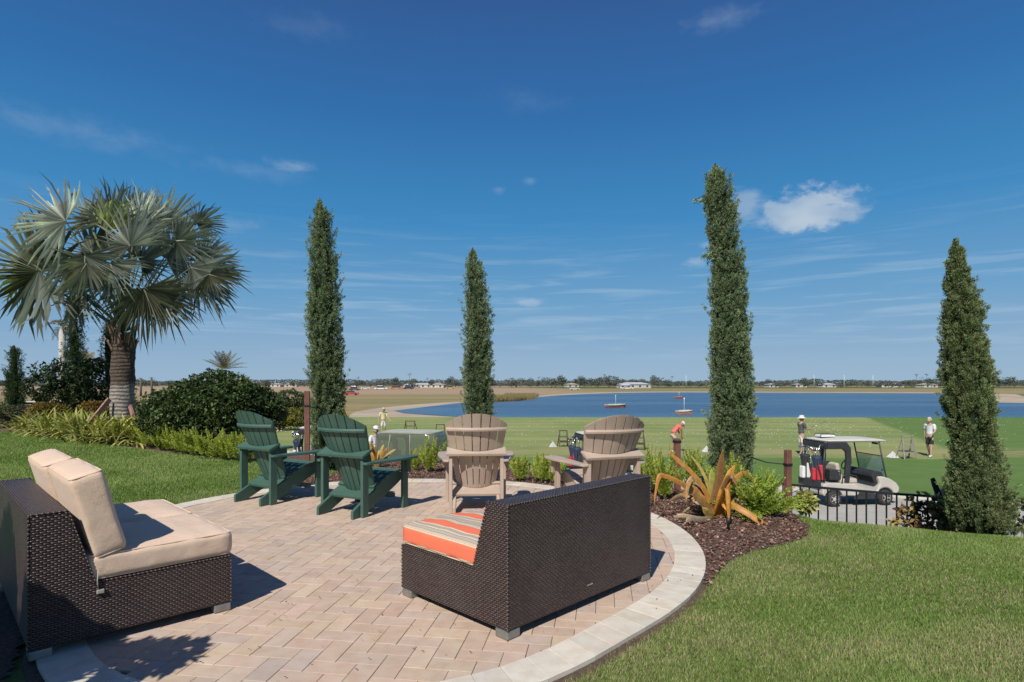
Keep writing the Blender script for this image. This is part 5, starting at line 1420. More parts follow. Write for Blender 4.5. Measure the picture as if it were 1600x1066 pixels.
    for i in range(nx):
        for j in range(ny):
            f = bm.faces.new((vs[0,i,j], vs[0,i+1,j], vs[0,i+1,j+1], vs[0,i,j+1])); f.smooth = True
            bm.faces.new((vs[1,i,j+1], vs[1,i+1,j+1], vs[1,i+1,j], vs[1,i,j]))
    for i in range(nx):
        for j in (0, ny): bm.faces.new((vs[0,i,j], vs[1,i,j], vs[1,i+1,j], vs[0,i+1,j]))
    for j in range(ny):
        for i in (0, nx): bm.faces.new((vs[0,i,j], vs[0,i,j+1], vs[1,i,j+1], vs[1,i,j]))
    bmesh.ops.recalc_face_normals(bm, faces=bm.faces[:])
    me = bpy.data.meshes.new('roof'); bm.to_mesh(me); bm.free(); me.materials.append(M_roofp); link('roof', me, t)
    # front struts and windshield
    for y in (-.50,.50):
        mb = MB(); mb.tube([(.86,y,.72),(.80,y,.95),(.62,y,1.76)], .019, 8); mb.build('front_strut', M_blkp, t)
    mb = MB(); V = [(.815,-.49,.80),(.815,.49,.80),(.665,.49,1.48),(.665,-.49,1.48)]
    mb.prism([(.815,.80),(.825,.80),(.705,1.36),(.695,1.36)], 'y', -.485, .485); mb.build('windshield', M_glass, t)
    mb = MB(); mb.beam((.703,-.485,1.365), (.703,.485,1.365), .02, .02); mb.box((.70,-.53,.98), (.03,.06,.04), bev=.01); mb.box((.66,-.30,1.70), (.02,.22,.06), bev=.01); mb.build('trim', M_blkp, t)
    # moulded rear canopy frame: hoop on each side joined by a header
    for y in (-.52,.52):
        MB().prism([(-.96,1.765),(-.96,1.60),(-.90,1.58),(-.52,1.58),(-.42,1.50),(-.40,1.30),(-.46,.66),(-.32,.66),(-.26,1.30),(-.28,1.62),(-.40,1.765)], 'y', y-.045, y+.045, .015).build('canopy_arch', M_blkp, t)
    MB().box((-.93,0,1.66), (.10,1.00,.17), bev=.03).build('canopy_header', M_blkp, t)
    for y in (-.42,.42): mb = MB(); mb.tube([(-.95,y,1.60),(-1.0,y,1.15),(-.98,y,.62)], .028, 8); mb.build('rear_strut', M_blkp, t)
    mb = MB(); mb.box((-.98,0,.47), (.26,1.0,.06), bev=.01); mb.box((-1.13,0,.60), (.05,.96,.22), bev=.02); mb.build('bag_rack', M_blkp, t)
    mb = MB(); mb.box((-.965,-.30,1.675), (.012,.16,.02)); mb.build('nameplate', M_steel, t, loc=(-.02,0,0))
    return t
def club_head(mb, p, k):
    if k % 3 == 0: mb.ball(p, .045, 1, (1.1,.8,.7))
    else: mb.box(p, (.075,.018,.05), rot=(random.uniform(-.5,.5), random.uniform(-.3,.5), random.uniform(0,3)), bev=.006)
def golf_bag(label, loc, rz, mat, mat2, lean=.12, group=None, hood=None):
    t = thing('golf_bag', label, 'golf bag', loc, rz, group)
    ax = Vector((-lean,0,1)).normalized()
    mb = MB(); n = 16; rings = []
    prof = [(.12,0),(.128,.03),(.125,.20),(.118,.45),(.125,.70),(.140,.80),(.142,.86),(.125,.87)]
    for r, h in prof:
        c = ax*h; rings.append([mb.bm.verts.new((c.x+r*math.cos(2*PI*k/n)*.9, c.y+r*math.sin(2*PI*k/n), c.z)) for k in range(n)])
    for i in range(len(rings)-1):
        for k in range(n): f = mb.bm.faces.new((rings[i][k], rings[i][(k+1)%n], rings[i+1][(k+1)%n], rings[i+1][k])); f.smooth = True
    mb.bm.faces.new(rings[0][::-1]); mb.bm.faces.new(rings[-1]); mb.build('bag_body', mat, t)
    c = ax*.34; MB().box((c.x-.13, 0, .36), (.09,.18,.34), bev=.03).build('pocket', mat2, t)
    MB().box((c.x, -.13, .42), (.16,.06,.42), bev=.02).build('pocket', mat2, t)
    mb = MB(); mb.tube([ax*.80+Vector((0,-.14,0)), ax*.62+Vector((-.04,-.24,0)), ax*.35+Vector((0,-.22,0)), ax*.18+Vector((0,-.13,0))], .018, 6, flat=.4); mb.build('strap', M_blkn, t)
    for k in range(9):
        a = 2*PI*k/9; b = ax*.80+Vector((.06*math.cos(a), .07*math.sin(a), 0)); e = b+ax*random.uniform(.22,.38)+Vector((.05*math.cos(a), .07*math.sin(a), 0))
        mb = MB(); mb.tube([b, e], .006, 5); club_head(mb, e, k)
        mb.build('golf_club', M_steel if k % 3 else (mat2 if k == 3 else M_blkp), t)
    return t
def on_cart(loc, rz, p):
    v = Matrix.Rotation(rz, 3, 'Z') @ Vector(p); return (loc[0]+v.x, loc[1]+v.y, loc[2]+v.z)
C1L, C1R = (9.50,16.75,-2.0), R(8)
CART = golf_cart('empty cream golf cart parked on the concrete path at the right', C1L, C1R)
golf_bag('black and white golf bag with clubs on the back of the right-hand cart, far side', on_cart(C1L, C1R, (-1.02,.22,.50)), C1R, M_blkn, M_white)
golf_bag('red and navy golf bag on the near side of the right-hand cart', on_cart(C1L, C1R, (-.98,-.26,.50)), C1R-R(20), M_navy, M_red)
t = thing('cooler_box', 'black cooler box with grey lid behind the seat of the right-hand cart', 'cooler', on_cart(C1L, C1R, (-.70,-.36,.72)), C1R)
MB().box((0,0,.13), (.34,.30,.25), bev=.02).build('body', M_blkp, t); MB().box((0,0,.275), (.35,.31,.035), bev=.012).build('lid', M_gryp, t)
# flat things lying on the cart roof
t = thing('roof_basket', 'small white tray with black rails lying on the roof of the right-hand cart', 'tray', on_cart(C1L, C1R, (-.62,.05,1.865)), C1R)
MB().box((0,0,.03), (.42,.34,.05), bev=.015).build('tray', M_white, t)
mb = MB()
for y in (-.13,.13): mb.tube([(-.24,y,.03),(-.2,y,.085),(.2,y,.085),(.24,y,.03)], .010, 6)
mb.build('rail', M_blkp, t)
def cart_copy(label, loc, rz): c = copy_tree(CART); c.location = loc; c.rotation_euler = (0,0,rz); c['label'] = label; return c
C2L, C2R = ((515-800)/F*21.3, 21.3, -2.0), R(12)
cart_copy('golf cart with dark bags seen behind the wooden stake between the green chairs', C2L, C2R)
golf_bag('black golf bag standing on the back of the cart between the green chairs', on_cart(C2L, C2R, (-1.0,.24,.50)), C2R, M_blkn, M_navy)
golf_bag('navy golf bag with white pocket on the cart between the green chairs', on_cart(C2L, C2R, (-1.0,-.25,.50)), C2R+.4, M_navy, M_white)
C3L, C3R = ((950-800)/F*18.9, 18.9, -2.0), R(10)
cart_copy('golf cart mostly hidden behind the turned tan chair', C3L, C3R)
golf_bag('golf bag with a red top on the cart behind the turned tan chair', on_cart(C3L, C3R, (-1.02,.22,.50)), C3R, M_navy, M_red)
golf_bag('navy golf bag with black club hood on the cart behind the turned tan chair', on_cart(C3L, C3R, (-1.0,-.27,.50)), C3R-.3, M_navy, M_blkn)
# covered cart with rolled vinyl sides
C4L, C4R = ((641-800)/F*18.6, 18.9, -2.0), R(-12)
C4 = cart_copy('golf cart wrapped in a clear olive rain cover, between green and tan chairs', C4L, C4R)
mb = MB()
P0 = []
bm = mb.bm; levels = [(1.83,.80,.50),(1.815,.93,.60),(1.77,1.02,.635),(1.66,1.06,.65),(1.2,1.09,.67),(.72,1.10,.68)]
rings = []
for z, a, b in levels:
    rg_ = []
    for k in range(40):
        th_ = 2*PI*k/40; ct_, st2 = math.cos(th_), math.sin(th_)
        x = a*math.copysign(abs(ct_)**.35, ct_); y = b*math.copysign(abs(st2)**.35, st2)
        rg_.append(bm.verts.new((x, y, z+.01+.006*math.sin(k*1.7))))
    rings.append(rg_)
for i in range(len(rings)-1):
    for k in range(40): f = bm.faces.new((rings[i][k], rings[i][(k+1)%40], rings[i+1][(k+1)%40], rings[i+1][k])); f.smooth = True
cv_ = mb.build('rain_cover', M_vinyl, C4)
mb = MB(); 
for z, a, b in (levels[1], levels[-1]):
    ring = [(a*1.005*math.copysign(abs(math.cos(2*PI*k/40))**.35, math.cos(2*PI*k/40)), b*1.005*math.copysign(abs(math.sin(2*PI*k/40))**.35, math.sin(2*PI*k/40)), z+.012) for k in range(41)]; mb.tube(ring, .014, 6, caps=False)
for (x, y) in ((.2,-.68),(-.5,-.68),(.85,-.66),(-1.08,-.2)): mb.tube([(x*.93, y*.93, 1.78),(x*.99,y*.98,1.5),(x,y,.74)], .012, 5)
mb.build('seam', pm('pale_seam_tape', (.42,.43,.36), None, 8, .7), cv_)
cvt = MB(); 
V = []; 
for i, (z, a, b) in enumerate([(1.875,.45,.28),(1.868,.75,.48),(1.845,.92,.59)]):
    V.append([cvt.bm.verts.new((a*math.copysign(abs(math.cos(2*PI*k/40))**.4, math.cos(2*PI*k/40)), b*math.copysign(abs(math.sin(2*PI*k/40))**.4, math.sin(2*PI*k/40)), z)) for k in range(40)])
cvt.bm.faces.new(V[0])
for i in range(2):
    for k in range(40): f = cvt.bm.faces.new((V[i][k], V[i+1][k], V[i+1][(k+1)%40], V[i][(k+1)%40])); f.smooth = True
cvt.build('cover_top', pm('pale_olive_canvas', (.40,.41,.33), (.33,.34,.27), 4, .8), C4)
C5L = ((52-800)/F*49, 49, -2.0)
cart_copy('far white-roofed golf cart behind the hedge at the left edge', C5L, R(5))

# ---- bag stands, ball piles
M_wst = pm('stand_wood', (.13,.075,.05), (.07,.045,.035), 10, .8)
M_gst = pm('stand_grey_wood', (.30,.28,.25), (.2,.18,.16), 10, .8)
def bag_stand(label, px, Y, mat, rz, h=.98, wide=.56):
    x = (px-800)/F*Y; z = H(x, Y)
    t = thing('bag_stand', label, 'bag stand', (x, Y, z), rz, 'wooden golf bag stands on the range')
    for s_ in (-1,1):
        MB().beam((s_*wide*.5,-.20,0), (s_*wide*.40,0,h), .05, .045, .004).build('leg', mat, t)
        MB().beam((s_*wide*.55,.26,0), (s_*wide*.42,.02,h*.85), .045, .04, .004).build('leg', mat, t)
    MB().box((0,0,h), (wide*.92,.09,.05), bev=.006).build('top_bar', mat, t)
    for zz in (.30,.62): MB().box((0,-.20*(1-zz), zz*h), (wide*.86,.05,.05), bev=.004).build('rung', mat, t)
    MB().box((0,.05,.34*h), (wide*.8,.34,.03), bev=.004).build('shelf', M_blkp, t)
    return t
bag_stand('bag stand left of the middle tan chair, standing on the range', 688, 34, M_wst, R(10))
bag_stand('dark low bag stand beside the golfer in the pale yellow shirt', 641, 39, M_wst, R(-20), .85, .8)
bag_stand('dark bag stand between the tan chairs, left of the red-topped bag', 880, 31.3, M_wst, R(5), .85, .48)
bag_stand('bag stand showing at the right of the turned tan chair', 998, 29.8, M_wst, R(-15))
bag_stand('grey weathered bag stand near the golfer in the white shirt', 1417, 26.3, M_gst, R(10), 1.0, .62)
M_ball = pm('golf_ball_white', (.85,.85,.83), None, 10, .35)
def ball_pile(label, px, py, Y):
    x = (px-800)/F*Y; z = H(x, Y)
    mb = MB(); n = 6
    for l in range(n):
        for i in range(n-l):
            for j in range(n-l):
                if 0 < i < n-l-1 and 0 < j < n-l-1: continue
                mb.ball(((i-(n-l-1)/2)*.062, (j-(n-l-1)/2)*.062, .032+l*.048), .032, 1)
    tag(mb.build('ball_pile', M_ball, None, (x, Y, z)), label, 'golf balls')
ball_pile('white pyramid of practice balls beside the grey bag stand', 1395, 717, 26.6)
ball_pile('white pile of practice balls at the feet of the golfer in the bucket hat', 1258, 712, 26.6)
ball_pile('white pile of practice balls between the bent golfer and the tallest cypress', 1104, 705, 28.8)
ball_pile('white pile of practice balls between the two tan chairs', 864, 697, 31.0)
n = 520
yb = rng.uniform(30,57,n); xb = rng.uniform(-.45,.95,n)*yb
n2_ = 160; yb2 = 44+rng.normal(size=n2_)*6; xb2 = .50*yb2+rng.normal(size=n2_)*2.5; yb = np.concatenate([yb, yb2]); xb = np.concatenate([xb, xb2])
ok = (yb > 29) & (yb < 57.4); xb = xb[ok]; yb = yb[ok]
ico = [(0,0,1),(1,0,0),(0,1,0),(-1,0,0),(0,-1,0),(0,0,-1)]; fi = [(0,1,2),(0,2,3),(0,3,4),(0,4,1),(5,2,1),(5,3,2),(5,4,3),(5,1,4)]
Vb = (np.array(ico)[None]*.024+np.stack([xb, yb, hgt(xb, yb)+.03], 1)[:,None]).reshape(-1,3); Fb = (np.array(fi)[None]+np.arange(len(xb))[:,None,None]*6).reshape(-1,3)
tag(link('golf_balls', fastmesh('golf_balls', Vb, Fb, M_ball, smooth=True)), 'white golf balls scattered over the driving range', 'golf balls', None, 'stuff')

# ================================================================ PEOPLE
def skinmesh(verts, edges, radii, mat, sub=2, root=0):
    me = bpy.data.meshes.new('tmp'); me.from_pydata([tuple(v) for v in verts], edges, []); me.update()
    o = bpy.data.objects.new('tmp', me); COL.objects.link(o)
    sk = o.modifiers.new('skin', 'SKIN'); sk.use_smooth_shade = True; sk.branch_smoothing = .6
    for i, d in enumerate(me.skin_vertices[0].data):
        r = radii[i]; d.radius = (r, r) if not hasattr(r, '__len__') else r; d.use_root = (i == root)
    sb = o.modifiers.new('sub', 'SUBSURF'); sb.levels = sub; sb.render_levels = sub
    dg = bpy.context.evaluated_depsgraph_get(); dg.update()
    me2 = bpy.data.meshes.new_from_object(o.evaluated_get(dg), depsgraph=dg)
    bpy.data.objects.remove(o); bpy.data.meshes.remove(me)
    me2.materials.clear(); me2.materials.append(mat)
    for p in me2.polygons: p.use_smooth = True
    return me2
M_skin = pm('skin', (.48,.29,.20), (.42,.25,.17), 9, .55)
M_skin2 = pm('sunburnt_skin', (.42,.20,.13), (.36,.17,.11), 9, .55)
def person(label, loc, rz, J, shirt, shorts, hat=None, hair=None, scale=1.0, shoes=None, glove=False, hold=None, skin=None):
    t = thing('person', label, 'person', loc, rz); t.scale = (scale,)*3
    skin = skin or M_skin
    V = []; E = []; Rr = []
    def add(p, r, par=None):
        V.append(Vector(p)); Rr.append(r)
        if par is not None: E.append((par, len(V)-1))
        return len(V)-1
    pel = add(J['pelvis'], (.145,.105)); sp = add(Vector(J['pelvis']).lerp(Vector(J['chest']), .5), (.125,.10), pel)
    ch = add(J['chest'], (.150,.11), sp); nk0 = add(Vector(J['chest']).lerp(Vector(J['neck']), .8), (.08,.075), ch); nk = add(J['neck'], .052, nk0)
    add(Vector(J['neck']).lerp(Vector(J['head']), .55), .05, nk)
    for s_ in ('l', 'r'):
        sh = add(J['sh_'+s_], .060, nk0); el_ = add(J['el_'+s_], .042, sh); wr = add(J['wr_'+s_], .027, el_)
        d = (Vector(J['wr_'+s_])-Vector(J['el_'+s_])).normalized(); hd = Vector(J.get('hd_'+s_, d)); hd.normalize()
        sd_ = hd.cross(Vector((0,1,.2))); sd_ = sd_.normalized() if sd_.length > .1 else Vector((1,0,0))
        pm_ = add(Vector(J['wr_'+s_])+hd*.055, (.036,.018), wr)
        for k, (o_, L_) in enumerate(((-.030,.070),(-.010,.080),(.010,.076),(.029,.060))):
            b = Vector(J['wr_'+s_])+hd*.090+sd_*o_; k1 = add(b, .0095, pm_); cu = hd+Vector((0,.25,-.25)); k2 = add(b+hd*L_*.5, .009, k1); add(b+hd*L_*.5+cu.normalized()*L_*.5, .0075, k2)
        th0 = add(Vector(J['wr_'+s_])+hd*.035+sd_*(-.040), .011, pm_); add(Vector(J['wr_'+s_])+hd*.08+sd_*(-.062), .009, th0)
        hp = add(J['hp_'+s_], .088, pel); kn = add(J['kn_'+s_], .056, hp); cf = add(Vector(J['kn_'+s_]).lerp(Vector(J['an_'+s_]), .35), .054, kn); an = add(J['an_'+s_], .036, cf)
        add(Vector(J['an_'+s_])+Vector(J.get('ft_'+s_, (0,.13,-.04))), .030, an)
    me = skinmesh(V, E, Rr, skin, 2)
    # head joined into the body mesh
    bm = bmesh.new(); bm.from_mesh(me); hc = Vector(J['head']); fd = Vector(J.get('face', (0,1,0))).normalized(); upv = Vector(J.get('hup', (0,0,1))).normalized()
    rt = fd.cross(upv).normalized(); upv = rt.cross(fd); B = Matrix((rt, fd, upv)).transposed()
    def hb(mesh, c, r, sc):
        m = Matrix.Translation(hc+B @ Vector(c)) @ B.to_4x4() @ Matrix.Diagonal((sc[0], sc[1], sc[2], 1))
        res = bmesh.ops.create_icosphere(mesh, subdivisions=3 if r > .05 else 1, radius=r, matrix=m)
        for v in res['verts']:
            for f in v.link_faces: f.smooth = True
        return res['verts']
    vs = hb(bm, (0,0,0), .108, (.80,.98,1.12))
    inv = B.transposed()
    for v in vs:
        l = inv @ (v.co-hc)
        if l.z < -.02: k = 1-(-.02-l.z)*2.6; l.x *= k; l.y = l.y*k+ (.012 if l.y > 0 else 0)
        v.co = hc+B @ l
    hb(bm, (0,.108,-.012), .018, (.8,1.1,1.5))
    for s_ in (-1,1): hb(bm, (s_*.088,0,-.005), .024, (.4,.8,1.2)); 
    bm.to_mesh(me); bm.free(); me.name = 'body'
    body = link('body', me, t)
    mb = MB()
    for s_ in (-1,1): hb(mb.bm, (s_*.034,.093,.016), .011, (1.2,.6,.7))
    hb(mb.bm, (0,.094,-.052), .014, (1.5,.4,.4)); mb.build('face_features', pm('dark_features', (.08,.04,.035), None, 10, .5), t)
    # clothing shells
    def shell(nm, pts, edges, radii, mat, root=0): return link(nm, skinmesh([Vector(p) for p in pts], edges, radii, mat, 2, root), t)
    P = lambda a, b, f: Vector(J[a]).lerp(Vector(J[b]), f)
    pts = [J['pelvis'], P('pelvis','chest',.5), J['chest'], P('chest','neck',.72)]; ed = [(0,1),(1,2),(2,3)]; rd = [(.160,.120),(.150,.122),(.170,.130),(.10,.085)]
    for s_ in ('l','r'):
        i = len(pts); pts += [J['sh_'+s_], P('sh_'+s_,'el_'+s_,.5), P('sh_'+s_,'el_'+s_,.86)]; ed += [(3,i),(i,i+1),(i+1,i+2)]; rd += [.074,.064,.066]
    shell('shirt', pts, ed, rd, shirt, 2)
    if shorts is not None:
        pts = [Vector(J['pelvis'])+Vector((0,0,.03)), J['pelvis']]; ed = [(0,1)]; rd = [(.158,.118),(.165,.125)]
        for s_ in ('l','r'):
            i = len(pts); pts += [J['hp_'+s_], P('hp_'+s_,'kn_'+s_,.5), P('hp_'+s_,'kn_'+s_,.92)]; ed += [(1,i),(i,i+1),(i+1,i+2)]; rd += [.105,.092,.085]
        shell('shorts', pts, ed, rd, shorts, 1)
    for s_ in ('l','r'):
        a = Vector(J['an_'+s_]); f = Vector(J.get('ft_'+s_, (0,.13,-.04)))
        shell('shoe', [a+Vector((0,0,.02)), a+Vector((0,0,-.03))-f*.25, a+f*.55+Vector((0,0,-.012)), a+f*1.05], [(0,1),(1,2),(2,3)], [.045,.045,.045,.035], shoes or M_white)
    if hair is not None:
        mb = MB(); vs = hb(mb.bm, (0,-.012,.022), .114, (.82,.98,1.08))
        dl = [v for v in vs if (inv @ (v.co-hc)).y > .045 and (inv @ (v.co-hc)).z < .055 or (inv @ (v.co-hc)).z < -.05]
        bmesh.ops.delete(mb.bm, geom=dl, context='VERTS'); mb.build('hair', hair, t)
    if hat is not None:
        kind, hm = hat; mb = MB()
        prof = [(.205,-.01),(.20,.0),(.13,.018),(.112,.03),(.108,.08),(.085,.115),(.02,.128)] if kind == 'bucket' else [(.112,-.0),(.114,.03),(.108,.07),(.08,.105),(.02,.120)]
        mb.lathe(prof, (0,0,0), 20)
        if kind == 'cap': mb.box((0,.14,.008), (.15,.13,.012), bev=.005)
        m = Matrix.Translation(hc+upv*.045) @ B.to_4x4() @ Matrix.Diagonal((.90,1.05,1,1))
        bmesh.ops.transform(mb.bm, matrix=m, verts=mb.bm.verts[:]); mb.build('hat', hm, t)
    return t
def stand(**kw):
    J = dict(pelvis=(0,0,.93), chest=(0,0,1.24), neck=(0,.0,1.48), head=(0,.02,1.635), sh_l=(-.185,0,1.42), sh_r=(.185,0,1.42), el_l=(-.25,-.02,1.14), el_r=(.25,-.02,1.14), wr_l=(-.27,.06,.89), wr_r=(.27,.06,.89),
             hp_l=(-.095,0,.86), hp_r=(.095,0,.86), kn_l=(-.11,.03,.48), kn_r=(.11,.03,.48), an_l=(-.12,0,.08), an_r=(.12,0,.08)); J.update(kw); return J
def club(label, a, b, grp=None):
    a = Vector(a); b = Vector(b); d = b-a
    t = thing('golf_club', label, 'golf club', a)
    mb = MB(); mb.tube([(0,0,0), d*.28], .013, 6); mb.build('grip', M_blkp, t)
    mb = MB(); mb.tube([d*.26, d], .007, 6); mb.build('shaft', M_steel, t)
    mb = MB(); mb.box(d+Vector((.03,0,-.01)), (.09,.04,.05), bev=.01); mb.build('club_head', M_steel, t)
def w2(loc, rz, p, s=1): v = Matrix.Rotation(rz, 3, 'Z') @ (Vector(p)*s); return Vector(loc)+v
cloth = lambda n, c: pm(n, c, tuple(v*.82 for v in c), 7, .9, .3, 30, bdist=.01)
# bucket-hat golfer, standing in profile facing right, both forearms forward
L = (((1252-800)/F*27.6), 27.6, -2.0+.0); r = R(-80)
J = stand(el_l=(-.22,.10,1.16), el_r=(.20,.10,1.16), wr_l=(-.10,.33,1.16), wr_r=(.06,.36,1.20), hd_l=(.2,1,.1), hd_r=(-.1,1,.1), an_r=(.12,-.12,.08), kn_r=(.11,-.02,.48), an_l=(-.12,.10,.08))
person('golfer in wide white hat, dark grey shirt and white shorts standing near the right-hand cart', L, r, J, cloth('charcoal_shirt', (.085,.09,.095)), cloth('white_shorts', (.66,.65,.60)), ('bucket', cloth('white_hat', (.68,.64,.60))), None, 1.04)
club('golf club held out by the golfer in the wide white hat', w2(L, r, (-.02,.42,1.20), 1.04), w2(L, r, (-.05,1.20,1.48), 1.04))
# right golfer walking, white shirt, dark shorts
L = (((1453-800)/F*27.0), 27.0, -2.0); r = R(115)
J = stand(el_l=(-.27,.10,1.16), wr_l=(-.26,.32,1.04), el_r=(.28,-.08,1.16), wr_r=(.27,-.10,.90), kn_l=(-.11,.10,.49), an_l=(-.12,.14,.08), kn_r=(.11,-.02,.48), an_r=(.12,-.20,.10), head=(0,.05,1.63))
person('grey-haired golfer in white shirt and black shorts at the right, white glove', L, r, J, cloth('white_shirt', (.66,.68,.70)), cloth('black_shorts', (.025,.025,.03)), None, pm('grey_hair', (.50,.49,.46), (.36,.35,.33), 30, .8), 1.03)
# bent golfer, salmon shirt
L = (((1054-800)/F*28.6), 28.6, -2.0); r = R(-75)
J = stand(pelvis=(0,-.12,.93), chest=(0,.10,1.20), neck=(0,.27,1.34), head=(0,.40,1.37), face=(0,.5,-.85), hup=(0,.85,.5), sh_l=(-.18,.20,1.28), sh_r=(.18,.20,1.28), el_l=(-.15,.30,1.02), el_r=(.15,.30,1.02), wr_l=(-.04,.36,.80), wr_r=(.04,.36,.76), hd_l=(.1,.3,-1), hd_r=(-.1,.3,-1),
          hp_l=(-.10,-.10,.87), hp_r=(.10,-.10,.87), kn_l=(-.13,.02,.48), kn_r=(.13,.02,.48), an_l=(-.15,-.03,.08), an_r=(.15,-.03,.08))
person('golfer in salmon shirt and beige shorts bending over a shot', L, r, J, cloth('salmon_shirt', (.72,.16,.13)), cloth('beige_shorts', (.48,.43,.34)), ('cap', cloth('white_cap', (.72,.71,.68))), None, 1.0, skin=M_skin2)
club('golf club of the bent golfer in the salmon shirt', w2(L, r, (0,.36,.85)), w2(L, r, (0,.82,.04)))
# pale yellow shirt golfer walking
L = (((599-800)/F*38.5), 38.5, -2.0); r = R(200)
J = stand(el_l=(-.26,.10,1.17), wr_l=(-.36,.30,1.0), el_r=(.27,-.04,1.14), wr_r=(.28,.0,.90), kn_r=(.11,.12,.50), an_r=(.10,.14,.08), an_l=(-.12,-.14,.10), head=(-.02,.06,1.62))
person('golfer in pale yellow shirt and white shorts walking on the range', L, r, J, cloth('pale_yellow_shirt', (.66,.62,.36)), cloth('pale_shorts', (.62,.63,.62)), ('cap', cloth('sand_cap', (.50,.46,.36))), None, 1.0)
# far left golfer
L = (((437-800)/F*41), 41, -2.0); r = R(20)
J = stand(el_l=(-.24,.12,1.2), wr_l=(-.08,.26,1.15), el_r=(.24,.12,1.2), wr_r=(.08,.28,1.12))
person('golfer in white shirt and tan trousers seen between the dark shrub and left green chair', L, r, J, cloth('white_shirt', (.66,.68,.70)), cloth('khaki_shorts', (.38,.32,.25)), ('bucket', cloth('straw_hat', (.62,.45,.30))), None, .95)
# seated figures in carts
def seated(**kw):
    J = dict(pelvis=(0,-.02,.10), chest=(0,.0,.40), neck=(0,.02,.63), head=(0,.05,.78), sh_l=(-.18,0,.56), sh_r=(.18,0,.56), el_l=(-.24,.12,.32), el_r=(.24,.12,.32), wr_l=(-.14,.36,.32), wr_r=(.14,.36,.32), hd_l=(.1,1,.1), hd_r=(-.1,1,.1),
             hp_l=(-.10,.06,.08), hp_r=(.10,.06,.08), kn_l=(-.12,.46,.10), kn_r=(.12,.46,.10), an_l=(-.12,.54,-.30), an_r=(.12,.54,-.30)); J.update(kw); return J
p = on_cart(C2L, C2R, (-.30,-.26,.80))
person('driver in navy shirt seated in the cart between the green chairs', p, C2R-R(90), seated(), cloth('navy_shirt', (.02,.035,.10)), cloth('white_shorts', (.66,.65,.60)), None, pm('dark_hair', (.04,.03,.025), None, 30, .7), 1.0)
x, y, z = W(587, 700, 20.6)
t = thing('folding_stool', 'low black folding stool under the seated man in the white cap', 'stool', (x, y, -2.0))
MB().box((0,0,.86), (.40,.36,.04), bev=.01).build('seat', M_blkn, t)
for s_ in (-1,1):
    MB().beam((s_*.17,-.16,0), (s_*.17,.16,.84), .025, .025).build('leg', M_blkp, t); MB().beam((s_*.15,.16,0), (s_*.15,-.16,.84), .025, .025).build('leg', M_blkp, t)
person('man in white cap and white shirt sitting beside the right green chair back', (x, y, -1.04), R(-150), seated(), cloth('white_shirt', (.66,.68,.70)), cloth('beige_shorts', (.48,.43,.34)), ('cap', cloth('white_cap', (.72,.71,.68))), None, 1.0)

# ================================================================ BOATS
def boat(label, px, py, Ln, rz, cols, mast=2.3):
    zc = -2.93; Y = (CAMZ-zc)*F/(py-HY); x = (px-800)/F*Y
    t = thing('moored_boat', label, 'boat', (x, Y, zc), rz, 'moored target boats on the lake')
    bm = bmesh.new(); n = 14; rings = []
    for i in range(n+1):
        f = i/n; xx = (-.5+f)*Ln; w = Ln*.19*math.sin(PI*min(1,.32+f*.68))**.7*(1 if f < .98 else .15); sh_ = .42+.25*(f-.35)**2*1.6
        rings.append([bm.verts.new(p) for p in ((xx*.94, 0, -.12), (xx*.97, -w*.7, .02), (xx, -w, sh_), (xx, -w*.86, sh_+.02), (xx, -w*.7, .22), (xx, w*.7, .22), (xx, w*.86, sh_+.02), (xx, w, sh_), (xx*.97, w*.7, .02))])
    for i in range(n):
        for k in range(9): f = bm.faces.new((rings[i][k], rings[i][(k+1)%9], rings[i+1][(k+1)%9], rings[i+1][k]))
    bm.faces.new(rings[0][::-1]); bm.faces.new(rings[-1]); bmesh.ops.recalc_face_normals(bm, faces=bm.faces[:])
    me = bpy.data.meshes.new('hull'); bm.to_mesh(me); bm.free(); me.materials.append(cols[0]); link('hull', me, t)
    mb = MB(); 
    pts = []
    for s_ in (-1,1):
        P = []
        for i in range(n+1):
            f = i/n; P.append(((-.5+f)*Ln, s_*Ln*.19*math.sin(PI*min(1,.32+f*.68))**.7*(1 if f < .98 else .15), .44+.25*(f-.35)**2*1.6))
        mb.tube(P, .06, 6)
    mb.build('gunwale', cols[1], t)
    mb = MB(); mb.prism([(-Ln*.45,.40),(Ln*.42,.50),(Ln*.30,.66),(-Ln*.30,.60)], 'y', -Ln*.13, Ln*.13, .03); mb.build('deck_cover', cols[1], t)
    mb = MB(); mb.tube([(0,0,.3),(0,0,mast)], .025, 6); mb.build('mast', M_white, t)
    mb = MB(); mb.box((.0,0,mast), (.17,.04,.17), bev=.02); mb.build('flag_marker', M_white, t)
M_bred = pm('faded_red_hull', (.36,.14,.11), (.27,.11,.09), 2, .6); M_bsal = pm('salmon_hull', (.42,.20,.15), (.30,.15,.12), 2, .6); M_bwht = pm('boat_cream', (.55,.53,.42), (.42,.42,.32), 2, .6)
boat('red and cream boat with short mast, nearest on the lake', 962, 637, 3.7, R(8), (M_bred, M_bwht), 2.1)
boat('brownish boat with mast just above the bent golfer', 1069, 648, 2.2, R(-6), (M_bsal, M_bwht), 2.2)
boat('tiny far reddish boat beyond the other two', 1061, 623, 2.5, R(3), (M_bred, M_bsal), 1.7)

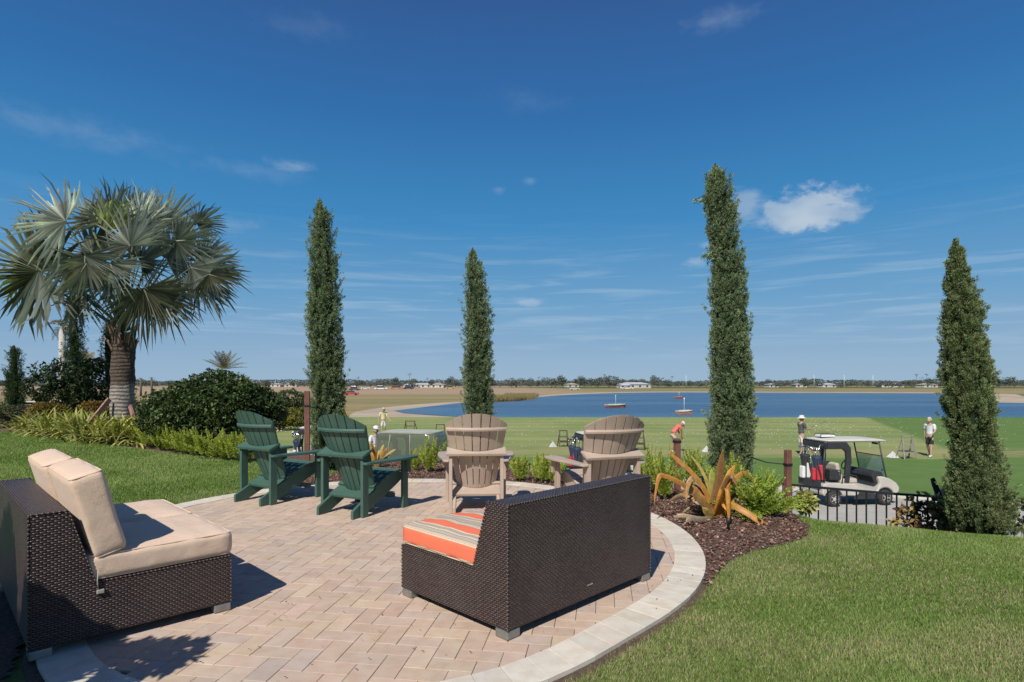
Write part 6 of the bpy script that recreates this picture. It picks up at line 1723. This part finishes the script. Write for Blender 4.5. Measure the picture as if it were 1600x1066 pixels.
# ================================================================ FAR SHORE
n = 9000
xr_ = np.concatenate([rng.uniform(-6,5.5,n//2), rng.uniform(-2,8.2,n//2)]); yr_ = np.concatenate([rng.uniform(131,146,n//2), rng.uniform(140,178,n//2)])
ok = ~inpoly(xr_, yr_, LAKE) & (yr_ > 128); xr_ = xr_[ok]; yr_ = yr_[ok]; n = len(xr_)
P = np.stack([xr_, yr_, np.full(n,-2.98)], 1); d = rng.normal(size=(n,3))*[.15,.15,0]; d[:,2] = 1; d = d*rng.uniform(.7,1.6,n)[:,None]
V, Fc, C = kite(P, d, np.tile([.05,0,0],(n,1)), np.array([(.26,.21,.10)])*rng.uniform(.6,1.2,(n,1)), .5)
tag(link('reeds', fastmesh('reeds', V, Fc, leafmat('dry_reeds', .9, .2, .1), C)), 'tan reeds on the point at the left shore of the lake', 'reeds', None, 'stuff')
# distant trees: a few crown shapes copied along the far shore
def far_tree_mesh(seed, wd, ht, cA, cB, palm=False):
    rs = np.random.default_rng(seed); parts = []
    if palm:
        n_ = 16; a = rs.uniform(0, 2*PI, n_); e = rs.uniform(-.3,.9,n_); d = np.stack([np.cos(a)*np.cos(e), np.sin(a)*np.cos(e), np.sin(e)], 1)*wd
        P = np.tile([0,0,ht], (n_,1)); parts.append(kite(P, d, unit(np.cross(d, [0,0,1]))*.22, np.tile(cB, (n_,1))*rs.uniform(.7,1.2,(n_,1)), .5, sag=np.array([0,0,-.5])))
    else:
        n_ = 420; nb = rs.integers(3,6); cs = np.stack([rs.uniform(-.36,.36,nb)*wd, rs.uniform(-.3,.3,nb)*wd, rs.uniform(.35,.78,nb)*ht], 1); w_ = rs.integers(0,nb,n_)
        u = unit(rs.normal(size=(n_,3))); P = cs[w_]+u*rs.uniform(.5,1,n_)[:,None]*np.array([wd*.36,wd*.36,ht*.24]); P[:,2] = np.maximum(P[:,2], .2)
        d = unit(rs.normal(size=(n_,3))+[0,0,.3])*rs.uniform(.5,1.1,n_)[:,None]; tcl = np.clip(u[:,2]*.5+.5+rs.normal(size=n_)*.2, 0, 1)[:,None]
        parts.append(kite(P, d, unit(np.cross(d, rs.normal(size=(n_,3))))*.32, np.array(cA)*(1-tcl)+np.array(cB)*tcl, .5))
    # trunk as thin cross
    k = 6; ang = np.linspace(0, 2*PI, k, endpoint=False); r0 = .16; h_ = ht*(.98 if palm else .5)
    V0 = np.concatenate([np.stack([np.cos(ang)*r0, np.sin(ang)*r0, 0*ang], 1), np.stack([np.cos(ang)*r0*.7, np.sin(ang)*r0*.7, 0*ang+h_], 1)])
    parts.append((V0, np.array([[i, (i+1)%k, k+(i+1)%k, k+i] for i in range(k)]), np.tile([.16,.14,.12], (2*k,1))))
    V, Fc, C = merge(parts); return fastmesh('far_tree', V, Fc, M_far_leaf, C)
M_far_leaf = leafmat('distant_foliage', .9, .15, .05)
hz = np.array([.20,.23,.25])  # distance haze, mixed straight into the far foliage colours
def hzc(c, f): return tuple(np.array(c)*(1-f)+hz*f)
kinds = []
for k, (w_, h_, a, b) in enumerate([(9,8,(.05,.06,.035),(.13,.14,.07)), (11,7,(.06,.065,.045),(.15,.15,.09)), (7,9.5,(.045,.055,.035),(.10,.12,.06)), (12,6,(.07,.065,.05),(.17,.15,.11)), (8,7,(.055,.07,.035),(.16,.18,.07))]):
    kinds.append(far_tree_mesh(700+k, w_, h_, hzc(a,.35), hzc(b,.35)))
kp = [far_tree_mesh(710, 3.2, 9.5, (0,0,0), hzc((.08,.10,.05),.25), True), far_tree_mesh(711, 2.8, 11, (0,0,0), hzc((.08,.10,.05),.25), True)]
names = ['dark rounded tree in the hazy line of trees beyond the lake', 'wide grey-green tree in the hazy line of trees beyond the lake', 'taller dark tree in the hazy line of trees beyond the lake', 'low broad brownish tree in the hazy line of trees beyond the lake', 'bright olive tree in the hazy line of trees beyond the lake']
rs = np.random.default_rng(900)
cnt = 0
for i in range(190):
    px = -40+1690*i/190+rs.normal()*6; Y = 520+rs.uniform(-40,110)
    if px < 520: Y += 60
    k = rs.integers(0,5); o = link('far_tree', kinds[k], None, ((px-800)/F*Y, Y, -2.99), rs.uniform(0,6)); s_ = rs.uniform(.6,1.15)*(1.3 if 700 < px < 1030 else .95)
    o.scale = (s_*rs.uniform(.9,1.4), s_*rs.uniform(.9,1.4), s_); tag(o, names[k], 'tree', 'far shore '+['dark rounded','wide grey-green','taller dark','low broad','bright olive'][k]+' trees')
for i, px in enumerate([560,640,668,705,800,842,905,945,952,1020,1036,1050,1130,1432,1440,1448,1462,1480,1558,1568,1585]):
    Y = 500+rs.uniform(-20,60); o = link('far_palm', kp[i%2], None, ((px-800)/F*Y, Y, -2.99), rs.uniform(0,6)); s_ = rs.uniform(.75,1.05); o.scale = (s_,s_,s_)
    tag(o, 'slim palm standing up out of the hazy line of trees beyond the lake', 'palm tree', 'slim far palms')
n = 26000
pxs = rng.uniform(-120,1720,n); Yw = rng.uniform(640,700,n); hh = (2.6+4.6*fbm(np.stack([pxs/38, pxs*0, pxs*0], 1), 77))*1.35
P = np.stack([(pxs-800)/F*Yw, Yw, -3+rng.uniform(0,1,n)**.7*hh], 1); d = rdir(n)*1.3; d[:,2] = np.abs(d[:,2])
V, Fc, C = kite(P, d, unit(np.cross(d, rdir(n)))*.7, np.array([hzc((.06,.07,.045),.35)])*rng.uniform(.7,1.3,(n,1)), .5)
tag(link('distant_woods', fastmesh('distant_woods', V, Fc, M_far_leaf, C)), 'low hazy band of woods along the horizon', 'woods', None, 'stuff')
# houses
M_wallh = pm('pale_stucco', (.52,.49,.44), (.46,.43,.39), .2, .9); M_win = pm('dark_window', (.06,.07,.08), None, 2, .2)
def house(label, px, Y, w, d, h, roof, rz=0, group=None):
    t = thing('house', label, 'house', ((px-800)/F*Y, Y, -2.99), rz, group)
    MB().box((0,0,h/2), (w,d,h)).build('wall', M_wallh, t)
    bm = bmesh.new(); e = .6; rh = h*.55; a = [bm.verts.new(p) for p in ((-w/2-e,-d/2-e,h),(w/2+e,-d/2-e,h),(w/2+e,d/2+e,h),(-w/2-e,d/2+e,h))]; b = [bm.verts.new((-w/2+d*.45,0,h+rh)), bm.verts.new((w/2-d*.45,0,h+rh))]
    for f in ((a[0],a[1],b[1],b[0]), (a[1],a[2],b[1]), (a[2],a[3],b[0],b[1]), (a[3],a[0],b[0]), (a[3],a[2],a[1],a[0])): bm.faces.new(f)
    me = bpy.data.meshes.new('roof'); bm.to_mesh(me); bm.free(); me.materials.append(roof); link('roof', me, t)
    for k in range(max(2, int(w//5))):
        x = -w/2+w*(k+.5)/max(2, int(w//5)); MB().box((x,-d/2-.02,h*.5), (1.6,.12,1.4)).build('window', M_win, t)
M_rw = pm('white_metal_roof', (.50,.50,.51), (.42,.43,.45), .3, .5); M_rt = pm('tan_tile_roof', (.40,.33,.27), (.33,.27,.22), .3, .9); M_rg = pm('grey_shingle_roof', (.34,.33,.33), None, .3, .9)
house('large white-roofed building beyond the lake, right of the turned tan chair', 990, 470, 24, 12, 3.0, M_rw, R(10))
house('small white-roofed wing just left of the large white-roofed building', 977, 455, 9, 7, 2.2, M_rw, R(-5))
for k, (px, Y, w, rf, l) in enumerate([(1249,500,10,M_rt,'far tan-roofed house above the golfer in the wide hat'),(1292,495,14,M_rw,'far pale-roofed house midway between the two right cypresses'),(1385,500,12,M_rt,'far tan-roofed house above the grey bag stand'),(1448,480,14,M_rt,'far house under the three tall palms left of the bent cypress'),
        (1205,500,9,M_rg,'far grey-roofed house just right of the tallest cypress'),(1400,515,10,M_rw,'far pale house right of the tan-roofed one'),(430,560,16,M_rg,'far grey house above the dark shrub'),(455,560,12,M_rt,'far tan house left of the second tallest cypress'),
        (655,480,26,M_rw,'long pale building at the far edge of the bare dirt'),(685,470,12,M_rt,'far tan house left of the slender middle cypress'),(893,520,12,M_rt,'far tan-roofed house between the tan chairs')]):
    house(l, px, Y+45, w, 9, 2.5, rf, R(rs.uniform(-15,15)))
# works vehicles and cars on the dirt
def vehicle(label, px, Y, L_, cbody, cat='car', rz=0, tall=False):
    t = thing('parked_vehicle', label, cat, ((px-800)/F*Y, Y, -2.99), rz); w = L_*.42
    MB().prism([(-L_*.5,.35),(L_*.5,.35),(L_*.5,.85),(L_*.30,.98),(-L_*.42,1.0),(-L_*.5,.9)], 'y', -w/2, w/2, .06).build('body', cbody, t)
    top = 2.4 if tall else 1.55
    MB().prism([(-L_*.38,1.0),(L_*.28,.98),(L_*.14,top),(-L_*.28,top)], 'y', -w*.44, w*.44, .05).build('cabin', M_win, t)
    MB().box((-L_*.07,0,top+.02), (L_*.40,w*.84,.06), bev=.02).build('roof', cbody, t)
    for x in (-L_*.30, L_*.30):
        for y in (-w/2, w/2): mb = MB(); mb.lathe([(.1,-.12),(.36,-.1),(.36,.1),(.1,.12)], (x,y,.36), 12, 'y'); mb.build('wheel', M_rub, t)
vehicle('red digger-like vehicle on the bare dirt beyond the left shore', 549, 205, 5.0, pm('red_machine_paint', (.50,.05,.05), None, 1, .5), 'vehicle', R(10))
vehicle('white van parked on the bare dirt', 596, 380, 8.5, M_white, 'van', 0, True)
vehicle('small white car parked near the white van', 571, 400, 6, M_white, 'car', R(10))
vehicle('orange works vehicle on the bare dirt', 620, 390, 9, pm('orange_machine_paint', (.62,.20,.05), None, 1, .5), 'vehicle', R(-8), True)
vehicle('dark truck on the bare dirt left of the white van', 554, 330, 6, M_gryp, 'truck', 0, True)
vehicle('dark truck on the bare dirt right of the orange works vehicle', 638, 395, 7, M_gryp, 'truck', R(20), True)
vehicle('yellow works vehicle by the slender middle cypress', 704, 410, 7, pm('yellow_machine_paint', (.60,.42,.06), None, 1, .5), 'vehicle', 0, True)
vehicle('white pickup parked beyond the lake below the white building', 980, 400, 8, M_white, 'truck', 0)
vehicle('pale car parked beyond the lake between the tan chairs', 898, 350, 6, M_roofp, 'car', 0)
for k, px in enumerate((1072,1272,1319,1364)):
    Y = 470; o = MB(); o.tube([(0,0,0),(0,0,10.5)], [.16,.10], 6); tag(o.build('flag_pole', M_white, None, ((px-800)/F*Y, Y, -2.99)), ['far white pole above the brownish boat','far white pole left of the pale-roofed house','far white pole standing midway along the right shore','far white pole above the bag stand, rightmost of its row'][k], 'pole')
